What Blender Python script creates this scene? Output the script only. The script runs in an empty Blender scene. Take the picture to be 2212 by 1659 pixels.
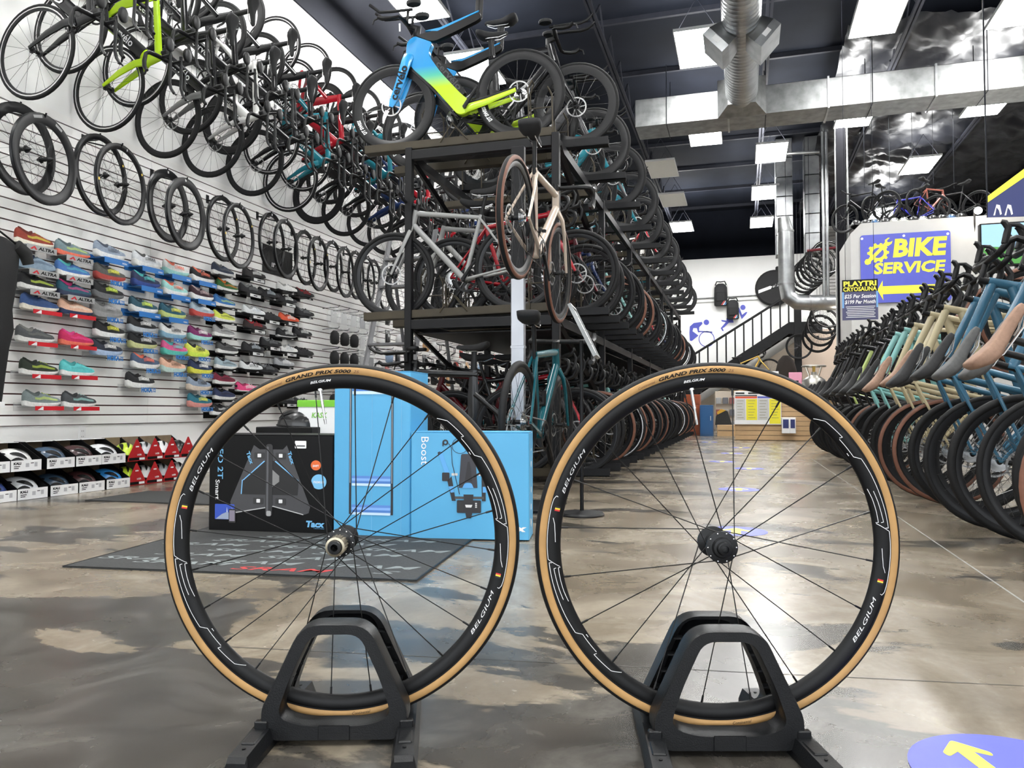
import bpy, math, random
from mathutils import Matrix, Vector
random.seed(7)
PI = math.pi
SC = bpy.context.scene
COL = SC.collection

# ---------------------------------------------------------------- camera
F_PX, CX, CY = 1661.0, 1106.0, 829.5
YAW, PITCH, CAMZ = math.radians(16.72), math.radians(1.948), 0.60
cam_d = bpy.data.cameras.new('camera')
cam_d.sensor_fit = 'HORIZONTAL'; cam_d.sensor_width = 36.0
cam_d.lens = F_PX / 2212.0 * 36.0
cam_d.clip_start = 0.05; cam_d.clip_end = 200
cam = bpy.data.objects.new('camera', cam_d); COL.objects.link(cam)
cam.location = (0, 0, CAMZ)
cam.rotation_euler = (PI/2 + PITCH, 0, YAW)
SC.camera = cam

# ---------------------------------------------------------------- world / exposure
world = bpy.data.worlds.new('world'); SC.world = world; world.use_nodes = True
world.node_tree.nodes['Background'].inputs[0].default_value = (0.90, 0.95, 1.0, 1)
world.node_tree.nodes['Background'].inputs[1].default_value = 2.3
SC.view_settings.view_transform = 'Standard'
SC.view_settings.look = 'None'
SC.view_settings.gamma = 1.0
SC.view_settings.use_curve_mapping = False
SC.view_settings.exposure = 1.05
LAMP_POWER = 28.0        # emission of the ceiling panels
# the shop-front window behind the camera lets daylight in; the portal only guides its sampling
pl = bpy.data.lights.new('shop_window_portal', 'AREA'); pl.shape = 'RECTANGLE'; pl.size = 12.4; pl.size_y = 3.3; pl.cycles.is_portal = True
po = bpy.data.objects.new('shop_window_portal', pl); COL.objects.link(po); po.location = (1.8, -5.25, 1.95); po.rotation_euler = (PI/2, 0, 0)

def ray(px, py):
    fwd = Vector((-math.sin(YAW)*math.cos(PITCH), math.cos(YAW)*math.cos(PITCH), math.sin(PITCH)))
    rgt = Vector((math.cos(YAW), math.sin(YAW), 0)); up = rgt.cross(fwd)
    return fwd + rgt*((px-CX)/F_PX) + up*((CY-py)/F_PX)
O = Vector((0, 0, CAMZ))
def onX(px, py, X): d = ray(px, py); return O + d*(X/d.x)
def onY(px, py, Y): d = ray(px, py); return O + d*(Y/d.y)
def onZ(px, py, Z): d = ray(px, py); return O + d*((Z-CAMZ)/d.z)

# ---------------------------------------------------------------- materials
MATS = {}
def mat(name, col=(.5,.5,.5), rough=.5, metal=0., coat=0., noise=0., nscale=8., bump=0., objcol=False,
        emit=0., alpha=1., trans=0., spec=.5, bscale=None):
    m = bpy.data.materials.new(name); m.use_nodes = True
    nt = m.node_tree; b = nt.nodes['Principled BSDF']; L = nt.links
    b.inputs['Base Color'].default_value = (*col, 1); b.inputs['Roughness'].default_value = rough
    b.inputs['Metallic'].default_value = metal; b.inputs['Coat Weight'].default_value = coat
    b.inputs['Coat Roughness'].default_value = .08
    b.inputs['Specular IOR Level'].default_value = spec
    b.inputs['Alpha'].default_value = alpha; b.inputs['Transmission Weight'].default_value = trans
    src = None
    if objcol:
        oi = nt.nodes.new('ShaderNodeObjectInfo'); src = oi.outputs['Color']; L.new(src, b.inputs['Base Color'])
    if noise or bump:
        tc = nt.nodes.new('ShaderNodeTexCoord'); n = nt.nodes.new('ShaderNodeTexNoise')
        n.inputs['Scale'].default_value = nscale; n.inputs['Detail'].default_value = 5
        L.new(tc.outputs['Object'], n.inputs['Vector'])
        if noise:
            hsv = nt.nodes.new('ShaderNodeHueSaturation'); mr = nt.nodes.new('ShaderNodeMapRange')
            mr.inputs['From Min'].default_value = .3; mr.inputs['From Max'].default_value = .7
            mr.inputs['To Min'].default_value = 1-noise; mr.inputs['To Max'].default_value = 1+noise
            L.new(n.outputs['Fac'], mr.inputs['Value']); L.new(mr.outputs['Result'], hsv.inputs['Value'])
            if src: L.new(src, hsv.inputs['Color'])
            else: hsv.inputs['Color'].default_value = (*col, 1)
            L.new(hsv.outputs['Color'], b.inputs['Base Color'])
        if bump:
            n2 = n
            if bscale:
                n2 = nt.nodes.new('ShaderNodeTexNoise'); n2.inputs['Scale'].default_value = bscale
                L.new(tc.outputs['Object'], n2.inputs['Vector'])
            bp = nt.nodes.new('ShaderNodeBump'); bp.inputs['Strength'].default_value = bump
            bp.inputs['Distance'].default_value = .01
            L.new(n2.outputs['Fac'], bp.inputs['Height']); L.new(bp.outputs['Normal'], b.inputs['Normal'])
    if emit:
        b.inputs['Emission Color'].default_value = (*col, 1); b.inputs['Emission Strength'].default_value = emit
    MATS[name] = m
    return m
M = MATS
mat('wall_white', (.86,.86,.845), .55, noise=.03, nscale=1.2)
mat('wall_grey', (.040,.042,.052), .8, spec=.1, noise=.06, nscale=1)
mat('slat', (.88,.873,.85), .38, noise=.05, nscale=2.5)
mat('groove', (.055,.008,.006), .6, noise=.1)
mat('ceiling_navy', (.0050,.0062,.0098), .85, spec=.08, noise=.2, nscale=2)
mat('ceiling_foil', (.004,.0045,.0065), .42, spec=.22, noise=.2, nscale=2, bump=1.0, bscale=2.2)
mat('joist', (.012,.013,.018), .6, spec=.15, noise=.15)
mat('galv', (.36,.37,.375), .36, 1., noise=.22, nscale=5, bump=.15)
mat('galv_dull', (.27,.275,.275), .52, 1., noise=.25, nscale=7, bump=.1)
mat('black_steel', (.006,.006,.007), .45, spec=.25, noise=.2)
mat('olive_steel', (.045,.036,.022), .5, spec=.3, noise=.15)
mat('rubber', (.0075,.0075,.008), .62, spec=.25, noise=.15, nscale=60)
mat('rubber_brown', (.15,.06,.035), .6, noise=.12, nscale=40)
mat('tan', (.48,.275,.10), .62, noise=.10, nscale=25)
mat('rim', (.005,.005,.006), .32, spec=.35, noise=.15)
mat('rim_fg', (.0035,.0035,.004), .45, spec=.28, noise=.15, nscale=30)
mat('rim_red', (.20,.012,.012), .28, .2, .3, noise=.1)
mat('silver', (.70,.70,.70), .22, 1., noise=.08)
mat('disc', (.42,.42,.42), .42, .9, noise=.1)
mat('column_paint', (.010,.010,.012), .85, spec=.06, noise=.1)
mat('ladder_grey', (.14,.14,.145), .5, noise=.1)
mat('partition', (.46,.455,.44), .6, noise=.02)
mat('spoke', (.06,.06,.06), .3, .8, noise=.1)
mat('spoke_fg', (.012,.012,.012), .35, .5, noise=.1)
mat('paint', (.5,.5,.5), .26, .0, .15, spec=.35, objcol=True)
mat('fabric', (.5,.5,.5), .8, objcol=True, noise=.12, nscale=60, bump=.1)
mat('gloss', (.5,.5,.5), .3, 0, .2, objcol=True)
mat('print', (.5,.5,.5), .5, objcol=True)
mat('plastic', (.005,.005,.0055), .42, spec=.3, noise=.15, nscale=20)
mat('plastic_fg', (.006,.0065,.0075), .40, spec=.35, noise=.2, nscale=30, bump=.08, bscale=400)
mat('black', (.004,.004,.0045), .5, spec=.25, noise=.1)
mat('white', (.80,.80,.80), .45, noise=.02)
mat('card_blue', (.085,.37,.64), .42, noise=.03, nscale=3)
mat('card_black', (.003,.003,.0035), .45, spec=.2, noise=.1)
mat('kraft', (.20,.145,.09), .8, noise=.12, nscale=20)
mat('card_red', (.42,.015,.02), .4, noise=.05)
mat('blue', (.075,.09,.47), .45, noise=.03)
mat('yellow', (.80,.72,.05), .45, noise=.03)
mat('wood', (.50,.33,.17), .5, noise=.12, nscale=3)
mat('mat_dark', (.028,.029,.029), .8, noise=.2, nscale=120, bump=.2)
mat('mat_grey', (.20,.225,.225), .75, noise=.1, nscale=90)
mat('mat_red', (.42,.03,.03), .75, noise=.1, nscale=90)
mat('clear', (.8,.82,.83), .12, alpha=.22, noise=.02, bump=.6, bscale=30)
mat('lamp', (1.,1.,.985), .5, emit=LAMP_POWER)
mat('glass', (.9,.95,.95), .03, alpha=.06, noise=.02)
mat('lamp_off', (.62,.62,.58), .5, noise=.02)
mat('bulb', (1.,.9,.75), .5, emit=60)
mat('screen_sky', (.30,.52,.80), .3, emit=.22)
mat('screen_green', (.06,.26,.04), .3, emit=.22)
mat('gold', (.60,.40,.10), .3, .8, noise=.1)
mat('freehub', (.36,.32,.24), .34, 1., noise=.15, nscale=60)
mat('leather', (.38,.22,.14), .55, noise=.1, nscale=40)

def floor_material():
    m = bpy.data.materials.new('floor_concrete'); m.use_nodes = True
    nt = m.node_tree; b = nt.nodes['Principled BSDF']; L = nt.links
    def N(t): return nt.nodes.new(t)
    tc = N('ShaderNodeTexCoord')
    def noise(scale, detail, dist=0., vec=None, rough=.55):
        n = N('ShaderNodeTexNoise'); n.inputs['Scale'].default_value = scale; n.inputs['Detail'].default_value = detail
        n.inputs['Distortion'].default_value = dist; n.inputs['Roughness'].default_value = rough
        L.new(vec or tc.outputs['Object'], n.inputs['Vector']); return n
    def ramp(fac, stops):
        r = N('ShaderNodeValToRGB'); e = r.color_ramp.elements
        e[0].position, e[0].color = stops[0][0], (*stops[0][1], 1); e[1].position, e[1].color = stops[-1][0], (*stops[-1][1], 1)
        for p, c in stops[1:-1]: x = e.new(p); x.color = (*c, 1)
        L.new(fac, r.inputs['Fac']); return r
    def mix(f, a, c, blend='MIX'):
        x = N('ShaderNodeMix'); x.data_type = 'RGBA'; x.blend_type = blend
        if isinstance(f, float): x.inputs[0].default_value = f
        else: L.new(f, x.inputs[0])
        L.new(a, x.inputs[6]); L.new(c, x.inputs[7]); return x.outputs[2]
    mp = N('ShaderNodeMapping'); mp.inputs['Rotation'].default_value = (0, 0, -.35); mp.inputs['Scale'].default_value = (.75, 1.5, 1)
    mp.inputs['Location'].default_value = (.35, .62, 0)
    L.new(tc.outputs['Object'], mp.inputs['Vector'])
    tan = ramp(noise(2.6, 12, .9, None, .6).outputs['Fac'], [(.32, (.125,.100,.070)), (.50, (.190,.157,.115)), (.66, (.285,.245,.188))])
    gry = ramp(noise(3.2, 12, 1.2, None, .62).outputs['Fac'], [(.36, (.017,.0155,.0135)), (.50, (.034,.032,.029)), (.64, (.078,.075,.069))])
    pn = noise(1.25, 11, .45, mp.outputs['Vector'], .58)
    # more of the dark stain towards the shop front and the left, where the photograph shows it
    sep = N('ShaderNodeSeparateXYZ'); L.new(tc.outputs['Object'], sep.inputs[0])
    def mrange(src, a, b_, c_, d_):
        r = N('ShaderNodeMapRange'); r.inputs['From Min'].default_value = a; r.inputs['From Max'].default_value = b_
        r.inputs['To Min'].default_value = c_; r.inputs['To Max'].default_value = d_; L.new(src, r.inputs['Value']); return r.outputs['Result']
    def add(a, b_):
        x = N('ShaderNodeMath'); x.operation = 'ADD'; L.new(a, x.inputs[0]); L.new(b_, x.inputs[1]); return x.outputs[0]
    tot = add(pn.outputs['Fac'], add(mrange(sep.outputs['Y'], 1.3, 2.6, .062, -.075), mrange(sep.outputs['X'], -.9, .6, .03, -.03)))
    patch = ramp(tot, [(.490, (0,0,0)), (.515, (1,1,1))])
    mul = N('ShaderNodeMath'); mul.operation = 'MULTIPLY'; L.new(patch.outputs['Color'], mul.inputs[0]); mul.inputs[1].default_value = .88
    c = mix(mul.outputs[0], tan.outputs['Color'], gry.outputs['Color'])
    fine = ramp(noise(38, 6, 0, None, .7).outputs['Fac'], [(.25, (.84,.84,.84)), (.7, (1.06,1.06,1.06))])
    c = mix(1.0, c, fine.outputs['Color'], 'MULTIPLY')
    L.new(c, b.inputs['Base Color'])
    rr = ramp(noise(1.7, 6, .3).outputs['Fac'], [(.3, (.19,.19,.19)), (.7, (.33,.33,.33))])
    L.new(rr.outputs['Color'], b.inputs['Roughness'])
    mp2 = N('ShaderNodeMapping'); mp2.inputs['Scale'].default_value = (1.0, 1.0, 1.0); L.new(tc.outputs['Object'], mp2.inputs['Vector'])
    bn = noise(2.5, 2, 0, mp2.outputs['Vector']); bp = N('ShaderNodeBump'); bp.inputs['Strength'].default_value = .02; bp.inputs['Distance'].default_value = .008
    L.new(bn.outputs['Fac'], bp.inputs['Height']); L.new(bp.outputs['Normal'], b.inputs['Normal'])
    b.inputs['Specular IOR Level'].default_value = .5
    MATS['floor'] = m
floor_material()

def gradient_paint():
    m = bpy.data.materials.new('blue_to_lime_paint'); m.use_nodes = True
    nt = m.node_tree; b = nt.nodes['Principled BSDF']; L = nt.links
    tc = nt.nodes.new('ShaderNodeTexCoord'); s = nt.nodes.new('ShaderNodeSeparateXYZ'); L.new(tc.outputs['Object'], s.inputs[0])
    r = nt.nodes.new('ShaderNodeValToRGB'); e = r.color_ramp.elements
    e[0].position = .45; e[0].color = (.50,.72,.02,1); e[1].position = .62; e[1].color = (.02,.30,.66,1)
    x = e.new(.54); x.color = (.10,.52,.35,1)
    L.new(s.outputs['Z'], r.inputs['Fac']); L.new(r.outputs['Color'], b.inputs['Base Color'])
    b.inputs['Roughness'].default_value = .2; b.inputs['Coat Weight'].default_value = .6
    MATS['grad'] = m
gradient_paint()

# ---------------------------------------------------------------- mesh builder
class MB:
    def __init__(s): s.v, s.f, s.mi = [], [], []
    def add(s, vs, fs, mi=0):
        o = len(s.v); s.v += [tuple(p) for p in vs]
        for f in fs: s.f.append(tuple(i+o for i in f)); s.mi.append(mi)
        return s
    def merge(s, other, mi=None, off=(0,0,0)):
        o = len(s.v); s.v += [(p[0]+off[0], p[1]+off[1], p[2]+off[2]) for p in other.v]
        for f, k in zip(other.f, other.mi): s.f.append(tuple(i+o for i in f)); s.mi.append(k if mi is None else mi)
        return s
    def box(s, lo, hi, mi=0):
        (a,b,c),(d,e,f) = lo, hi
        return s.add([(a,b,c),(d,b,c),(d,e,c),(a,e,c),(a,b,f),(d,b,f),(d,e,f),(a,e,f)],
                     [(0,3,2,1),(4,5,6,7),(0,1,5,4),(1,2,6,5),(2,3,7,6),(3,0,4,7)], mi)
    def cbox(s, lo, hi, c=.004, mi=0):   # box with chamfered vertical and top edges
        (a,b,z0),(d,e,z1) = lo, hi
        def ring(z, k): return [(a+k,b,z),(d-k,b,z),(d,b+k,z),(d,e-k,z),(d-k,e,z),(a+k,e,z),(a,e-k,z),(a,b+k,z)]
        r0, r1 = ring(z0, c), ring(z1-c, c)
        r2 = [(min(max(x,a+c),d-c), min(max(y,b+c),e-c), z1) for x,y,z in ring(z1, c)]
        vs = r0+r1+r2; fs = [tuple(range(7,-1,-1)), tuple(range(16,24))]
        for k in range(8):
            j = (k+1)%8; fs += [(k,j,8+j,8+k),(8+k,8+j,16+j,16+k)]
        return s.add(vs, fs, mi)
    def tube(s, pts, r, seg=8, mi=0, lat=None, closed=False, cap=True):
        pts = [Vector(p) for p in pts]; n = len(pts)
        rs = r if isinstance(r, list) else [r]*n
        vs, fs = [], []
        prev = None
        for i, p in enumerate(pts):
            if closed: t = (pts[(i+1)%n]-pts[i-1]).normalized()
            else: t = (pts[min(i+1,n-1)]-pts[max(i-1,0)]).normalized()
            if lat is not None: a = Vector(lat); a = (a - t*a.dot(t)).normalized()
            elif prev is None:
                a = Vector((0,0,1)) if abs(t.z) < .9 else Vector((1,0,0)); a = (a - t*a.dot(t)).normalized()
            else: a = (prev - t*prev.dot(t)).normalized()
            prev = a; c = t.cross(a)
            ra, rb = rs[i] if isinstance(rs[i], tuple) else (rs[i], rs[i])
            for k in range(seg):
                th = 2*PI*k/seg; vs.append(p + a*(ra*math.cos(th)) + c*(rb*math.sin(th)))
        m = n if closed else n-1
        for i in range(m):
            for k in range(seg):
                a0, a1 = i*seg+k, i*seg+(k+1)%seg; j = (i+1)%n
                fs.append((a0, a1, j*seg+(k+1)%seg, j*seg+k))
        if cap and not closed:
            fs.append(tuple(range(seg-1,-1,-1))); fs.append(tuple((n-1)*seg+k for k in range(seg)))
        return s.add(vs, fs, mi)
    def rev(s, prof, n=32, mi=0, closed=True, axis='y', off=(0,0,0)):   # prof: (radius, along-axis)
        m = len(prof); vs, fs = [], []
        for i in range(n):
            th = 2*PI*i/n; c, sn = math.cos(th), math.sin(th)
            for r, a in prof:
                p = (r*c, a, r*sn) if axis == 'y' else ((r*c, r*sn, a) if axis == 'z' else (a, r*c, r*sn))
                vs.append((p[0]+off[0], p[1]+off[1], p[2]+off[2]))
        for i in range(n):
            j = (i+1)%n
            for k in range(m if closed else m-1):
                q = (k+1)%m
                f = (i*m+k, i*m+q, j*m+q, j*m+k)
                fs.append(f if axis != 'z' else f[::-1])
        return s.add(vs, fs, mi)
    def solid(s, prof, n=24, mi=0, axis='y', off=(0,0,0)):  # lathe with closed ends
        return s.rev([(1e-4, prof[0][1])]+prof+[(1e-4, prof[-1][1])], n, mi, False, axis, off)
    def prism(s, poly, a, b, mi=0, plane='xz'):   # 2-D outline extruded along the third axis
        def P(u, w, d): return (u, d, w) if plane == 'xz' else ((u, w, d) if plane == 'xy' else (d, u, w))
        n = len(poly); vs = [P(u, w, a) for u, w in poly]+[P(u, w, b) for u, w in poly]
        fs = [tuple(range(n)), tuple(range(2*n-1, n-1, -1))]
        fs += [(k, n+k, n+(k+1)%n, (k+1)%n) for k in range(n)]
        return s.add(vs, fs, mi)
    def ringprism(s, outer, inner, a, b, mi=0, plane='xz'):
        def P(u, w, d): return (u, d, w) if plane == 'xz' else ((u, w, d) if plane == 'xy' else (d, u, w))
        n = len(outer)
        vs = [P(u,w,a) for u,w in outer]+[P(u,w,a) for u,w in inner]+[P(u,w,b) for u,w in outer]+[P(u,w,b) for u,w in inner]
        fs = []
        for k in range(n):
            j = (k+1)%n
            fs += [(k,j,n+j,n+k),(2*n+k,3*n+k,3*n+j,2*n+j),(k,2*n+k,2*n+j,j),(n+k,n+j,3*n+j,3*n+k)]
        return s.add(vs, fs, mi)
    def ball(s, c, r, seg=12, rings=8, mi=0):
        rx, ry, rz = r if isinstance(r, tuple) else (r,r,r); vs, fs = [], []
        for i in range(1, rings):
            ph = PI*i/rings
            for k in range(seg):
                th = 2*PI*k/seg; vs.append((c[0]+rx*math.sin(ph)*math.cos(th), c[1]+ry*math.sin(ph)*math.sin(th), c[2]+rz*math.cos(ph)))
        t = len(vs); vs += [(c[0],c[1],c[2]+rz),(c[0],c[1],c[2]-rz)]
        for i in range(rings-2):
            for k in range(seg): fs.append((i*seg+k, (i+1)*seg+k, (i+1)*seg+(k+1)%seg, i*seg+(k+1)%seg))
        for k in range(seg): fs += [(t, k, (k+1)%seg), (t+1, (rings-2)*seg+(k+1)%seg, (rings-2)*seg+k)]
        return s.add(vs, fs, mi)
    def loft(s, secs, mi=0, caps=True):     # list of equal-length closed rings
        n, m = len(secs), len(secs[0]); vs = [p for r in secs for p in r]; fs = []
        for i in range(n-1):
            for k in range(m): fs.append((i*m+k, i*m+(k+1)%m, (i+1)*m+(k+1)%m, (i+1)*m+k))
        if caps: fs += [tuple(range(m-1,-1,-1)), tuple((n-1)*m+k for k in range(m))]
        return s.add(vs, fs, mi)
    def xf(s, mtx): s.v = [tuple(mtx @ Vector(p)) for p in s.v]; return s
    def mesh(s, name, mats, smooth=True, ang=38):
        me = bpy.data.meshes.new(name); me.from_pydata(s.v, [], s.f)
        for k in (mats if isinstance(mats, (list, tuple)) else [mats]): me.materials.append(M[k])
        me.polygons.foreach_set('material_index', s.mi)
        if smooth:
            me.polygons.foreach_set('use_smooth', [True]*len(s.f)); me.update()
            me.set_sharp_from_angle(angle=math.radians(ang))
        me.update(); return me
    def obj(s, name, mats, parent=None, color=None, smooth=True, ang=38):
        return put(name, s.mesh(name, mats, smooth, ang), parent, color)

def put(name, mesh, parent=None, color=None, loc=None, rot=None, mtx=None, scale=None):
    o = bpy.data.objects.new(name, mesh); COL.objects.link(o)
    if parent is not None: o.parent = parent
    if color is not None: o.color = (*color[:3], 1)
    if mtx is not None: o.matrix_basis = mtx
    if loc is not None: o.location = loc
    if rot is not None: o.rotation_euler = rot
    if scale is not None: o.scale = (scale,)*3 if isinstance(scale, (int, float)) else scale
    return o
def thing(name, label, cat, loc=(0,0,0), rz=0., group=None, mtx=None, rot=None):
    o = put(name, None)
    o.empty_display_size = .1
    if mtx is not None: o.matrix_basis = mtx
    else: o.location = loc; o.rotation_euler = rot or (0,0,rz)
    return tag(o, label, cat, group)
def tag(o, label, cat, group=None):
    o['label'] = label; o['category'] = cat
    if group: o['group'] = group
    return o
def struct(o): o['kind'] = 'structure'; return o
_ORD = ['zeroth','first','second','third','fourth','fifth','sixth','seventh','eighth','ninth','tenth','eleventh','twelfth','thirteenth',
        'fourteenth','fifteenth','sixteenth','seventeenth','eighteenth','nineteenth','twentieth']
def ordw(n):
    if n <= 20: return _ORD[n]
    t = {2:'twenty',3:'thirty',4:'forty'}
    return (t[n//10]+'-'+_ORD[n%10]) if n%10 else {30:'thirtieth',40:'fortieth'}[n]

TXT = {}
def text_mesh(s, bold=0., shear=0., spacing=1.):
    k = (s, bold, shear, spacing)
    if k in TXT: return TXT[k]
    cu = bpy.data.curves.new('t', 'FONT'); cu.body = s; cu.size = 1; cu.offset = bold; cu.shear = shear
    cu.resolution_u = 2; cu.space_character = spacing
    ob = bpy.data.objects.new('t', cu); me = bpy.data.meshes.new_from_object(ob)
    bpy.data.objects.remove(ob); bpy.data.curves.remove(cu)
    vs = [v.co.copy() for v in me.vertices]; fs = [tuple(p.vertices) for p in me.polygons]
    bpy.data.meshes.remove(me)
    if vs:
        x0, x1 = min(v.x for v in vs), max(v.x for v in vs); y0, y1 = min(v.y for v in vs), max(v.y for v in vs)
    else: x0 = x1 = y0 = y1 = 0
    vs = [(v.x-(x0+x1)/2, v.y-(y0+y1)/2, 0) for v in vs]
    TXT[k] = (vs, fs, x1-x0, y1-y0); return TXT[k]
def lettering(s, width, height, matkey, parent, loc, rot, bold=.02, shear=0., spacing=1., color=None, name='lettering', shared={}):
    """Flat lettering fitted into width x height, centred at loc, as a mesh of its own."""
    vs, fs, w, h = text_mesh(s, bold, shear, spacing)
    key = (s, bold, shear, spacing, round(width,4), round(height,4), matkey)
    if key not in shared:
        sx = width/w if width else height/h; sy = height/h if height else width/w
        b = MB().add([(x*sx, y*sy, 0) for x, y, z in vs], fs); shared[key] = b.mesh(name, matkey, smooth=False)
    return put(name, shared[key], parent, color, loc, rot)
FRONT = (PI/2, 0, 0)        # text on a face looking to local -y
WALLX = (PI/2, 0, PI/2)     # text on a face looking to +x
def card(name, poly, matkey, parent, d, t=.0015, color=None):
    """A thin printed shape on a front face (local -y), u along x and v along z."""
    return MB().prism(poly, d-t, d).obj(name, matkey, parent, color, smooth=False)
def disc2(cx, cz, r, n=24): return [(cx+r*math.cos(2*PI*k/n), cz+r*math.sin(2*PI*k/n)) for k in range(n)]
def rrect(x0, z0, x1, z1, r, n=4):
    out = []
    for cx, cz, a in ((x1-r,z0+r,-PI/2),(x1-r,z1-r,0),(x0+r,z1-r,PI/2),(x0+r,z0+r,PI)):
        for k in range(n+1): th = a+PI/2*k/n; out.append((cx+r*math.cos(th), cz+r*math.sin(th)))
    return out
# ================================================================ the room
XL, XR, YB, YF, ZC = -5.0, 8.6, -5.0, 25.0, 6.9
WHITE_TOP = 5.4
struct(MB().box((XL-.3,YB-.3,-.2),(XR+.3,YF+.3,0)).obj('floor', 'floor', smooth=False))
w = struct(MB().box((XL-.2,YB,0),(XL,YF,WHITE_TOP)).obj('wall_left', 'wall_white', smooth=False))
w2 = struct(MB().box((XL-.2,YB,WHITE_TOP),(XL+.02,YF,ZC)).obj('wall_left_upper', 'wall_grey', smooth=False))
struct(MB().box((XL,YF,0),(XR,YF+.2,WHITE_TOP)).obj('wall_far', 'wall_white', smooth=False))
struct(MB().box((XL,YF-.02,WHITE_TOP),(XR,YF+.2,ZC)).obj('wall_far_upper', 'ceiling_navy', smooth=False))
struct(MB().box((XR,YB,0),(XR+.2,YF,ZC)).obj('wall_right', 'wall_white', smooth=False))
wbk = MB()
for lo, hi in (((XL,0),(-4.4,ZC)),((8.0,0),(XR,ZC)),((-4.4,0),(8.0,.3)),((-4.4,3.6),(8.0,ZC))): wbk.box((lo[0],YB-.2,lo[1]),(hi[0],YB,hi[1]))
wbk = struct(wbk.obj('wall_back', 'wall_white', smooth=False))
for k in range(5):
    x0 = -4.4+k*2.48
    wn = struct(MB().box((x0,YB-.12,.3),(x0+.06,YB-.06,3.6)).box((x0+2.42,YB-.12,.3),(x0+2.48,YB-.06,3.6)).box((x0+.06,YB-.12,.3),(x0+2.42,YB-.06,.36)).box((x0+.06,YB-.12,3.54),(x0+2.42,YB-.06,3.6)).obj('window_%d' % (k+1), 'black_steel', smooth=False))
    MB().box((x0+.06,YB-.095,.36),(x0+2.42,YB-.09,3.54)).obj('window_pane','glass',wn,smooth=False)
ceil = struct(MB().box((XL-.2,YB-.2,ZC),(XR+.2,YF+.2,ZC+.1)).obj('ceiling', 'ceiling_navy', smooth=False))
# slatwall: a red-brown core that shows in the joints and one board per course
SL0, SLH, SLN, SLY0, SLY1 = .485, .0771, 31, 1.2, 17.5
MB().box((XL,SLY0,SL0),(XL+.004,SLY1,SL0+SLH*SLN)).obj('slatwall_core', 'groove', w, smooth=False)
for seg in range(7):
    y0 = SLY0+seg*2.44-.56; y1 = min(y0+2.44, SLY1); y0 = max(y0, SLY0)
    b = MB().box((XL+.004,y0+.001,0),(XL+.020,y1-.001,SLH-.0105)); me = b.mesh('slat', 'slat', smooth=False)
    for k in range(SLN): put('slat', me, w, loc=(0,0,SL0+SLH*k+.005))
struct(MB().box((XL,YB,0),(XL+.014,YF,.10)).obj('baseboard_left', 'white', smooth=False))
# expansion joints cut in the floor
def joint(n, a, b, wd, mt):
    a, b = Vector(a), Vector(b); d = (b-a).normalized(); s = Vector((-d.y, d.x))*wd/2
    struct(MB().add([(*(a-s),.0006),(*(b-s),.0006),(*(b+s),.0006),(*(a+s),.0006)], [(0,1,2,3)]).obj('trim_%d' % n, mt, smooth=False))
mat('joint_light', (.24,.235,.22), .5, noise=.2, nscale=30); mat('joint_dark', (.03,.028,.025), .6, noise=.2)
a = onZ(1752,990,0); b = onZ(2205,1296,0)
joint(1, a.xy, (b+(b-a)*.5).xy, .007, 'joint_light')
joint(2, onZ(500,1398,0).xy, onZ(2212,1482,0).xy, .003, 'joint_dark')
# ---------------------------------------------------------------- ceiling steel (parts of the ceiling)
ch = MB()
for s in (-.05,.012): ch.box((s,YB,0),(s+.038,YF,.045))
cme = ch.mesh('joist_chord', 'joist', smooth=False)
wb = MB()
for k in range(int((YF-YB)/1.0)):
    y = YB+k*1.0
    wb.tube([(0,y,.03),(0,y+.5,.46)], .014, 5); wb.tube([(0,y+.5,.46),(0,y+1.0,.03)], .014, 5)
wme = wb.mesh('joist_web', 'joist')
for X in (-4.2,-2.05,.42,2.45,4.5,6.6):
    put('joist_chord', cme, ceil, loc=(X,0,ZC-.56)); put('joist_web', wme, ceil, loc=(X,0,ZC-.54))
pm = MB().box((XL,-.03,-.08),(XR,.03,0)).mesh('purlin', 'joist', smooth=False)
for k in range(15): put('purlin', pm, ceil, loc=(0,YB+1+k*2.02,ZC))
# draped black insulation at the far right of the ceiling
nx, ny = 84, 110; vs = []; fs = []
for i in range(nx+1):
    for j in range(ny+1):
        x = 1.6+i*(XR-1.6)/nx; y = 12.6+j*12.2/ny
        z = ZC-.34-.11*abs(math.sin(y*2.3+.5*math.sin(x*1.7)))-.035*math.sin(x*5+y*1.3)-.04*math.sin(x*11+3*math.sin(y*4))*math.sin(y*9+x)-.045*random.random()
        vs.append((x, y, z))
for i in range(nx):
    for j in range(ny):
        a0 = i*(ny+1)+j; fs.append((a0, a0+1, a0+ny+2, a0+ny+1))
MB().add(vs, fs).obj('insulation_sheet', 'ceiling_foil', ceil, ang=180)
# ---------------------------------------------------------------- light panels
LZ = 5.8
def fixture(x, y, n, z=LZ, on=True, label=None):
    t = thing('ceiling_light', label, 'ceiling light', (x,y,z), 0, 'LED panels hung under the roof')
    put('lamp_frame', LF, t); put('diffuser', LD if on else LDO, t)
    for s in (-1,1): put('hanging_wire', LW, t, loc=(0,s*.45,.03))
LF = MB().ringprism([(-.305,-.605),(.305,-.605),(.305,.605),(-.305,.605)], [(-.292,-.592),(.292,-.592),(.292,.592),(-.292,.592)], -.012, .03, plane='xy').mesh('lamp_frame','white',smooth=False)
LD = MB().box((-.292,-.592,-.006),(.292,.592,.012)).mesh('diffuser','lamp',smooth=False)
LDO = MB().box((-.292,-.592,-.006),(.292,.592,.012)).mesh('diffuser_off','lamp_off',smooth=False)
LW = MB().tube([(-.28,0,0),(0,.05,.5)],.004,4).tube([(.28,0,0),(0,.05,.5)],.004,4).mesh('hanging_wire','joist')
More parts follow.
